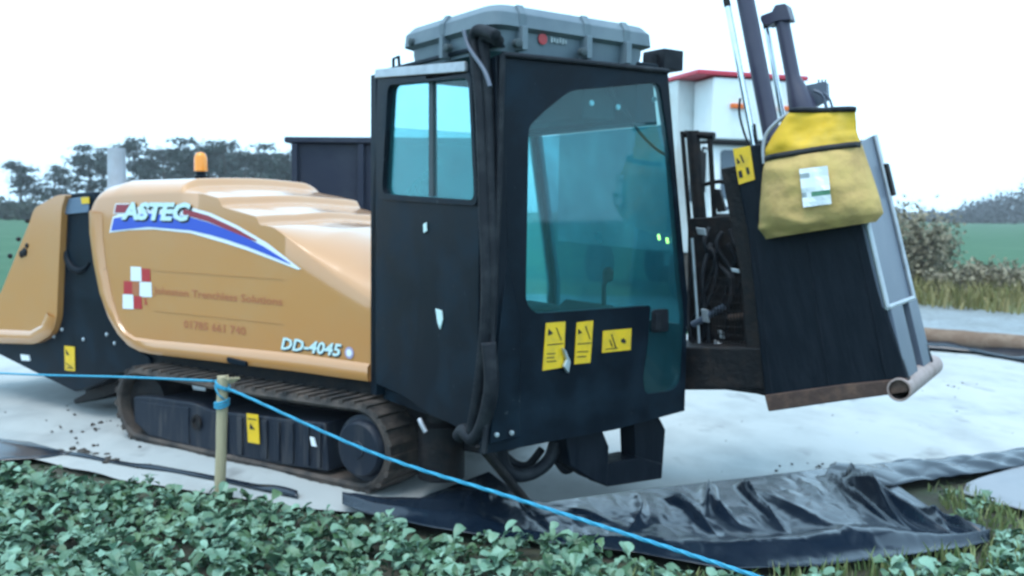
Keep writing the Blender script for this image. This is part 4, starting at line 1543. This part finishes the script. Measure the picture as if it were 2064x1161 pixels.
for (px, py) in ((1328, 478), (1345, 485)):
    mb = MB()
    q = cd(px, py, 0.10)
    mb.tube([q + Vector((-0.004, 0, 0.014)), q + Vector((0.004, 0, -0.014))], 0.007, 8)
    lm = bpy.data.materials.new('lime_glint')
    lm.use_nodes = True
    lm.node_tree.nodes['Principled BSDF'].inputs['Emission Color'].default_value = (0.55, 1.0, 0.12, 1)
    lm.node_tree.nodes['Principled BSDF'].inputs['Emission Strength'].default_value = 2.0
    mb.build('indicator_glint', lm, cab, smooth=60)  # glowing capsules imitate lime indicator glints reflected in the door glass

# steps and brackets below the cab
mb = MB()
mb.prism([cd(p[0], p[1], 0.05) for p in ((1140, 880), (1215, 868), (1228, 900), (1225, 980), (1195, 968), (1150, 940))], (0, 0.12, 0))
mb.prism([cd(p[0], p[1], 0.08) for p in ((1278, 852), (1330, 842), (1342, 866), (1335, 962), (1282, 955))], (0, 0.12, 0))
mb.prism([cd(p[0], p[1], 0.06) for p in ((1224, 936), (1286, 922), (1336, 935), (1335, 965), (1224, 982))], (0, 0.16, 0))
mb.build('step', BLACK_D, cab, bevel=0.008)
mb = MB()
pth = smooth_path([cd(p[0], p[1], 0.15) for p in ((1010, 905), (1016, 940), (1042, 958), (1080, 950), (1108, 925), (1120, 890))], 6)
mb.tube(pth, 0.035, 10)
pth = smooth_path([cd(p[0], p[1], 0.25) for p in ((1012, 912), (1040, 935), (1066, 936), (1092, 905))], 6)
mb.tube(pth, 0.02, 8)
pth = smooth_path([cd(p[0], p[1], 0.18) for p in ((1118, 890), (1125, 925), (1142, 945), (1160, 930))], 6)
mb.tube(pth, 0.03, 8)
mb.build('hose_loop', HOSE, cab, smooth=180)
mb = MB()
mb.tube([cd(965, 895, 0.05), cd(1066, 1016, 0.08)], 0.022, 8)
mb.build('stay_bar', DARK, cab, smooth=60)

# ------------------------------------------------------------------ DRILL FRAME (front end raised)
MDl = MR.inverted() @ MD


def dr(px, py, y=0.0):
    return hit(px, py, MD, 1, y)


mb = MB()
side = [dr(*p) for p in ((1475, 300), (1690, 260), (1742, 470), (1790, 640), (1832, 768), (1541, 800), (1508, 480))]
mb.prism(side, (0, 0.05, 0))
df = mb.build('drill_frame', BLACK_D, rig, matrix=MDl, bevel=0.012)
tag(df, 'dark raised drill frame end with rusty lower edge')
for k in range(0, 5, 2):
    mb = MB()
    a0, b0 = (1500 + 20 + k * 52, 485 - k * 2), (1555 + k * 58, 792 - k * 7)
    mb.tube([dr(a0[0], a0[1], -0.002), dr(b0[0], b0[1], -0.002)], 0.006, 6)
    mb.build('panel_rib', BLACK_D, df, smooth=60)
mb = MB()
mb.prism([dr(p[0], p[1], -0.012) for p in ((1540, 797), (1690, 776), (1828, 762), (1836, 790), (1700, 808), (1548, 830))], (0, 0.09, 0))
mb.build('rusty_skirt', RUST, df, bevel=0.008)
# hollow pipe across the front foot
p = dr(1812, 786, -0.03)
mb = MB()
mb.lathe(p, (0, 1, 0), [(0.10, 0.047), (0.0, 0.047), (-0.002, 0.05), (0.0, 0.056), (0.92, 0.056), (0.92, 0.0)], 24, 0)
mb.lathe(p, (0, 1, 0), [(0.006, 0.0465), (0.3, 0.0465), (0.3, 0.0)], 24, 1)
mb.build('cross_pipe', [PIPE, HOLE], df, smooth=40)
# far side frame
mb = MB()
mb.prism([q + Vector((0, 0.66, 0)) for q in side], (0, 0.05, 0))
mb.build('far_side_plate', BLACK_D, df, bevel=0.012)
# front end: grey guard plate with light edge bars, lower slotted frame
xe = dr(1745, 470).x
ed = [dr(1742, 470, 0.0), dr(1775, 625, 0.0)]
xf = dr(1800, 700).x


def fx(px, py, x):
    return hit(px, py, MD, 0, x)


gx = 0.5 * (dr(1740, 470).x + dr(1776, 622).x)
gt = [fx(*p, gx) for p in ((1722, 258), (1782, 290), (1838, 600), (1776, 624))]
zlo, zhi = dr(1776, 622).z, dr(1715, 300).z
yw = 0.66
G = [Vector((gx, 0.0, zlo)), Vector((gx, yw, zlo)), Vector((gx, yw, zhi + 0.12)), Vector((gx, 0.0, zhi))]
mb = MB()
mb.prism(G, (0.02, 0, 0))
mb.build('grey_guard', GREYPLATE, df, bevel=0.004)
mb = MB()
for a, b in ((G[0], G[3]), (G[0], G[1]), (G[1], G[2])):
    mb.tube([a + Vector((0.03, 0, 0)), b + Vector((0.03, 0, 0))], 0.014, 8)
mb.build('guard_edge', SILVER, df, smooth=60)
mb = MB()
q = G[1].lerp(G[2], 0.72)
mb.box((q.x + 0.03, q.y - 0.01, q.z - 0.09), (q.x + 0.06, q.y + 0.05, q.z + 0.09))
mb.build('guard_hinge', DARK, df, bevel=0.006)
mb = MB()
lz = dr(1826, 765).z
mb.box((gx + 0.0, 0.02, lz), (gx + 0.04, 0.30, zlo - 0.004))
mb.box((gx + 0.0, 0.46, lz), (gx + 0.04, 0.70, zlo - 0.004))
mb.box((gx - 0.02, 0.30, lz + 0.02), (gx + 0.01, 0.46, zlo - 0.004), 1)
mb.build('slotted_frame', [GREYPLATE, INK], df, bevel=0.004)

# rear part of the drill frame seen between the cab and the side panel
mb = MB()
mb.prism([dr(p[0], p[1], 0.42) for p in ((1385, 440), (1520, 432), (1550, 790), (1470, 782), (1385, 775))], (0, 0.5, 0))
mb.prism([dr(p[0], p[1], 0.10) for p in ((1452, 340), (1500, 330), (1545, 800), (1508, 790), (1492, 560))], (0, 0.1, 0))
mb.prism([dr(p[0], p[1], 0.30) for p in ((1385, 720), (1550, 745), (1550, 798), (1460, 786), (1385, 778))], (0, 0.3, 0))
mb.build('carriage', DARK, df, bevel=0.01)
rr = random.Random(9)
mb = MB()
for k in range(9):
    x, y = rr.uniform(1392, 1480), rr.uniform(450, 560)
    pth = [dr(x, y, 0.36)]
    for j in range(4):
        x += rr.uniform(-25, 34)
        y += rr.uniform(25, 70)
        pth.append(dr(min(max(x, 1388), 1530), min(y, 765), 0.34 + rr.uniform(-.06, .04)))
    mb.tube(smooth_path(pth, 6), 0.013, 8)
mb.build('hydraulic_hoses', HOSE, df, smooth=180)
for (ax, ay, bx, by, r, m) in ((1395, 480, 1412, 730, .010, STEEL), (1410, 735, 1500, 712, .016, RUST), (1470, 640, 1515, 636, .02, RUST), (1396, 655, 1460, 618, .02, GREYPLATE), (1440, 690, 1462, 700, .018, STEEL)):
    mb = MB()
    mb.tube([dr(ax, ay, 0.27), dr(bx, by, 0.27)], r, 8)
    mb.build('frame_bar', m, df, smooth=60)
for (px, py, w, h) in ((1402, 458, 18, 14), (1412, 622, 14, 26), (1446, 665, 10, 16), (1388, 738, 16, 10), (1472, 540, 16, 8)):
    mb = MB()
    mb.prism([dr(a, b, 0.25) for a, b in ((px, py), (px + w, py + 3), (px + w + 3, py + h + 3), (px + 4, py + h))], (0, 0.02, 0))
    mb.build('valve_block', STEEL, df, bevel=0.003)
# wire mesh guard
mb = MB()
A0, A1, B0, B1 = dr(1430, 560, 0.22), dr(1520, 560, 0.22), dr(1440, 720, 0.22), dr(1530, 730, 0.22)
for i in range(15):
    t = i / 14
    mb.tube([A0.lerp(A1, t), B0.lerp(B1, t)], 0.0028, 5)
for i in range(11):
    t = i / 10
    mb.tube([A0.lerp(B0, t), A1.lerp(B1, t)], 0.0028, 5)
o = mb.build('mesh_guard', DARK, df)
tag(o, kind='stuff')
mb = MB()
A0, A1, B0, B1 = dr(1490, 380, 0.30), dr(1545, 380, 0.30), dr(1496, 440, 0.30), dr(1548, 440, 0.30)
for i in range(8):
    t = i / 7
    mb.tube([A0.lerp(A1, t), B0.lerp(B1, t)], 0.0035, 5)
for i in range(6):
    t = i / 5
    mb.tube([A0.lerp(B0, t), A1.lerp(B1, t)], 0.0035, 5)
o = mb.build('mesh_guard', DARK, df)
tag(o, kind='stuff')
# posts beside the cab
mb = MB()
mb.tube([dr(1396, 265, 0.5), dr(1414, 480, 0.5)], 0.042, 8)
mb.tube([dr(1430, 268, 0.5), dr(1440, 440, 0.5)], 0.016, 8)
mb.tube([dr(1375, 265, 0.6), dr(1392, 480, 0.6)], 0.014, 8)
mb.tube([dr(1380, 270, 0.5), dr(1440, 274, 0.5)], 0.022, 8)
mb.tube(smooth_path([dr(1420, 372, 0.5), dr(1450, 366, 0.5), dr(1480, 372, 0.45)], 4), 0.012, 8)
mb.prism([dr(p[0], p[1], 0.48) for p in ((1436, 380), (1450, 382), (1462, 425), (1446, 428))], (0, 0.03, 0))
mb.build('handrail', DARK, df, smooth=50)
plate_sticker('warning_sticker', ((1478, 300), (1512, 294), (1522, 362), (1490, 372)), MD, 1, -0.004, -0.006, df,
              [((1492, 312), (1495, 312), (1502, 328), (1499, 328)), ((1486, 318), (1494, 328), (1487, 330)), ((1489, 345), (1496, 343), (1499, 357), (1491, 359)), ((1504, 338), (1510, 337), (1513, 350), (1507, 352))])

# mast tubes and cylinder rods
def mast(name, px0, px1, y, r, m, n=16, cap=0.0):
    mb = MB()
    a, b = dr(px0[0], px0[1], y), dr(px1[0], px1[1], y)
    mb.tube([a, b], r, n)
    if cap:
        d = (a - b).normalized()
        mb.tube([a - d * 0.01, a + d * cap], r * 1.15, n, 1)
    return mb.build(name, [m, DARK], df, smooth=50)


mast('cylinder_rod', (1466, 10), (1521, 296), 0.30, 0.0165, CHROME, cap=0.25)
mast('mast_tube', (1491, -60), (1558, 285), 0.36, 0.048, PURPLE)
mast('cylinder_rod', (1545, 54), (1582, 260), 0.62, 0.0165, CHROME, cap=0.04)
mb = MB()
a, b, c = dr(1571, 15, 0.55), dr(1598, 156, 0.55), dr(1621, 228, 0.55)
mb.tube([a, b, b.lerp(c, 0.35), b.lerp(c, 0.7), c], 0.058, 18, radii=[0.040, 0.041, 0.056, 0.070, 0.074])
mb.prism(rounded([dr(p[0], p[1], 0.50) for p in ((1531, 32), (1558, 22), (1560, 10), (1584, 6), (1594, 40), (1565, 42), (1548, 52), (1534, 46))], 0.015), (0, 0.1, 0))
mb.build('mast_tube', PURPLE, df, bevel=0.004, smooth=40)
mb = MB()
mb.prism([dr(p[0], p[1], 0.6) for p in ((1622, 172), (1660, 164), (1666, 166), (1668, 200), (1640, 216), (1620, 200))], (0, 0.05, 0))
for k in range(3):
    mb.tube([dr(1650 + k * 7, 168, 0.62), dr(1650 + k * 7, 160, 0.62)], 0.006, 6)
mb.tube(smooth_path([dr(p[0], p[1], 0.57) for p in ((1640, 182), (1658, 192), (1666, 218), (1672, 240))], 5), 0.010, 6)
mb.tube(smooth_path([dr(p[0], p[1], 0.57) for p in ((1660, 186), (1672, 200), (1680, 225))], 5), 0.008, 6)
mb.build('valve_plate', GREYPLATE, df, bevel=0.003)
mb = MB()
mb.tube(smooth_path([dr(p[0], p[1], 0.28) for p in ((1492, 198), (1490, 226), (1498, 262), (1512, 300))], 6), 0.007, 6)
mb.tube(smooth_path([dr(p[0], p[1], 0.28) for p in ((1520, 250), (1526, 290), (1536, 330))], 6), 0.009, 6)
mb.build('thin_hose', HOSE, df, smooth=180)

# ================================================================== BAG hung on the drill frame
pb = MD @ dr(1640, 300, -0.02)
bag = empty('tool_bag', Matrix.Translation(pb) @ Matrix.Rotation(R(-33), 4, 'Z'))
tag(bag, 'dirty yellow canvas tool bag with black zip hanging on the drill frame', 'bag')
MBG = bag.matrix_basis.copy()


def bg_(px, py, y=0.0):
    return hit(px, py, MBG, 1, y)


def sheet(left, right, thick, n=26, m=34, wr=0.022, base=-0.02):
    """soft inflated panel between two outline polylines (photo points, top to bottom)"""
    rows = []
    for j in range(m + 1):
        v = j / m
        l = Vector((interp(np.linspace(0, 1, len(left)), [p[0] for p in left], v), interp(np.linspace(0, 1, len(left)), [p[1] for p in left], v)))
        r = Vector((interp(np.linspace(0, 1, len(right)), [p[0] for p in right], v), interp(np.linspace(0, 1, len(right)), [p[1] for p in right], v)))
        row = []
        for i in range(n + 1):
            u = i / n
            q = l.lerp(r, u)
            d = thick(u, v) + wr * (nz(u * 3.5, v * 3.5, 3) + 0.5 * nz(u * 8, v * 8, 1))
            if i in (0, n):
                d = min(d, 0.01)
            row.append(bg_(q.x, q.y) + Vector((0, base - d, 0)))
        rows.append(row)
    return rows


def infl(u, v):
    e = max(0.0, 1 - abs(2 * u - 1) ** 3.0) ** 0.6
    return e * (0.05 + 0.10 * math.sin(math.pi * min(1, 0.12 + 0.80 * v)) ** 0.8)


lft = [(1546, 322), (1540, 350), (1536, 390), (1533, 430), (1532, 460), (1545, 482)]
rgt = [(1738, 292), (1748, 322), (1762, 362), (1774, 400), (1781, 430), (1766, 447)]
front_rows = sheet(lft, rgt, infl)
mb = MB()
mb.grid(front_rows)
back = [[p + Vector((0, -p.y + 0.0, 0)) for p in r] for r in front_rows]
mb.grid(back)
n = len(front_rows[0])
edge_f = [r[0] for r in front_rows] + front_rows[-1][1:] + [r[-1] for r in reversed(front_rows[:-1])]
edge_b = [r[0] for r in back] + back[-1][1:] + [r[-1] for r in reversed(back[:-1])]
mb.grid([edge_f, edge_b])
mb.build('bag_body', BAGY, bag, smooth=75)
lft2 = [(1597, 224), (1584, 240), (1560, 275), (1546, 300), (1545, 322)]
rgt2 = [(1727, 222), (1727, 245), (1728, 262), (1733, 280), (1738, 292)]
rows = sheet(lft2, rgt2, lambda u, v: (0.015 + 0.055 * v) * (1 - abs(2 * u - 1) ** 3) + 0.02 * math.sin(u * 9) * (1 - v), m=14, wr=0.014)
mb = MB()
mb.grid(rows)
mb.build('bag_flap', BAGF, bag, smooth=180, solid=0.006)
mb = MB()
mb.tube([p + Vector((0, -0.006, 0)) for p in rows[0]], 0.014, 8)
mb.build('bag_rim', HOSE, bag, smooth=60)
mb = MB()
zr = front_rows[0]
up = [p + Vector((0, -0.010, 0.014)) for p in zr]
dn = [p + Vector((0, -0.010, -0.014)) for p in zr]
mb.grid([up, dn])
mb.build('bag_zip', INK, bag, smooth=180, solid=0.006)


def on_bag(px, py, off=0.022):
    q = bg_(px, py)
    best = min((p for r in front_rows for p in r), key=lambda p: (p.x - q.x) ** 2 + (p.z - q.z) ** 2)
    q = bg_(px, py, best.y - off)
    return q


mb = MB()
rows = []
for j in range(9):
    v = j / 8
    rows.append([on_bag(1611 + 8 * v + (1668 - 1611 + (1 - v) * 0) * u, 341 + 77 * v - 7 * u) for u in np.linspace(0, 1, 7)])
ymin = [[p.y for p in r] for r in rows]
mb.grid(rows)
for k, mi in ((0, 0),):
    pass
mb.m = []
for j in range(8):
    for i in range(6):
        mb.m.append(1 if j == 5 and i > 1 else (2 if (j == 1 and i < 2) or (j == 5 and i == 0) else 0))
mb.build('bag_label', [WHITEP, GREENP, GREYP], bag, fixn=False, solid=0.002)
# shoulder strap at the left edge
mb = MB()
mb.tube(smooth_path([bg_(p[0], p[1], -0.012) for p in ((1590, 228), (1566, 246), (1545, 270), (1538, 300), (1540, 330))], 5), 0.010, 8)
mb.build('bag_strap', EXH, bag, smooth=60)

# ================================================================== STAKE and TWINE
base = gp(441, 1010)
YS = base.y
stk = empty('stake', Matrix.Translation(base))
tag(stk, 'pale wooden stake with a split top, standing in the crop and tied with blue twine', 'stake')
top = hit(449, 762, GROUND, 1, YS + 0.0) - base
mb = MB()
path = [Vector((0, 0, -0.15)).lerp(top, t) + Vector((0.003 * nz(t * 5, 1), 0, 0)) for t in np.linspace(0, 1, 12)]
rows = []
for i, p in enumerate(path):
    w = 0.030 + 0.002 * nz(i * 0.9, 3)
    fray = i == len(path) - 1
    row = []
    for k in range(12):
        a = 2 * math.pi * k / 12
        rr_ = w * (1.0 + 0.06 * nz(math.cos(a) * 2, math.sin(a) * 2, i * 0.3))
        row.append(p + Vector((rr_ * math.cos(a), rr_ * math.sin(a), (rng.uniform(-0.012, 0.02) if fray else 0))))
    rows.append(row)
mb.grid(rows, closed=True)
mb.f.append(tuple(len(mb.v) - 12 + k for k in range(12)))
mb.m.append(0)
mb.build('post', WOOD, stk, smooth=50)
mb = MB()
for k in range(5):
    a = top + Vector((0.01 + 0.012 * k, -0.02 + 0.008 * k, -0.01))
    mb.tube([a + Vector((-0.01, 0, -0.015)), a + Vector((0.012 + 0.004 * k, 0, 0.012)), a + Vector((0.03, 0, 0.002 + 0.006 * (k % 2)))], 0.007, 5, radii=[0.008, 0.007, 0.003])
mb.build('splinters', WOOD, stk)

mb = MB()
tp = base + top
rope_pts_l = [hit(-160, 744, GROUND, 1, YS + 1.4), hit(60, 755, GROUND, 1, YS + 0.8), hit(250, 760, GROUND, 1, YS + 0.35), hit(430, 768, GROUND, 1, YS - 0.03)]
mb.tube(smooth_path(rope_pts_l, 10), 0.0065, 8)
for zz, dz in ((-0.035, 0.02), (-0.05, 0.012), (-0.060, 0.016), (-0.125, 0.01), (-0.137, 0.008), (-0.147, 0.012)):
    rg = []
    for k in range(18):
        a = 2 * math.pi * k / 18
        cx = top * (1 + zz / top.z)
        rg.append(base + Vector((cx.x, cx.y, top.z + zz)) + Vector((0.037 * math.cos(a), 0.037 * math.sin(a), dz * math.sin(a + zz * 40))))
    mb.tube(rg, 0.0065, 6, closed=True)
mb.tube([hit(434, 782, GROUND, 1, YS - 0.036), hit(440, 795, GROUND, 1, YS - 0.04), hit(452, 805, GROUND, 1, YS - 0.036)], 0.005, 6)
rp = [hit(452, 785, GROUND, 1, YS - 0.034), hit(480, 792, GROUND, 1, YS - 0.07), hit(750, 912, GROUND, 1, YS - 0.75), hit(1030, 1002, GROUND, 1, YS - 1.32), hit(1280, 1082, GROUND, 1, YS - 1.62), hit(1520, 1160, GROUND, 1, YS - 1.85), hit(1800, 1255, GROUND, 1, YS - 2.1)]
for ph in (0, 2.1, 4.2):
    sp = smooth_path(rp, 30)
    mb.tube([p + Vector((0, 0.0045 * math.cos(ph + i * 0.5), 0.0045 * math.sin(ph + i * 0.5))) for i, p in enumerate(sp)], 0.0042, 6)
o = mb.build('twine', TWINE, smooth=180)
tag(o, 'bright blue twine stretched from the stake across the foreground', 'twine')

# thin dark wire hanging by the track
mb = MB()
mb.tube(smooth_path([hit(p[0], p[1], MR, 1, -0.25) for p in ((783, 918), (793, 940), (799, 975), (800, 1012))], 6), 0.004, 6)
o = mb.build('wire', mat('brown_wire', (0.10, 0.06, 0.05), 0.6), smooth=180)
tag(o, 'thin brown wire hanging from the twine in front of the track end', 'wire')

# thin winter haze over the fields
mb = MB()
mb.box((-300, -12, -1.2), (300, 275, 13.0))
o = mb.build('haze', [])
tag(o, 'thin pale haze over the fields', 'haze', kind='stuff')
hm = bpy.data.materials.new('haze_air')
hm.use_nodes = True
hm.node_tree.nodes.remove(hm.node_tree.nodes['Principled BSDF'])
pv = hm.node_tree.nodes.new('ShaderNodeVolumePrincipled')
pv.inputs['Color'].default_value = (0.95, 0.98, 1.0, 1)
pv.inputs['Density'].default_value = 0.0007
hm.node_tree.links.new(pv.outputs[0], hm.node_tree.nodes['Material Output'].inputs['Volume'])
o.data.materials.append(hm)
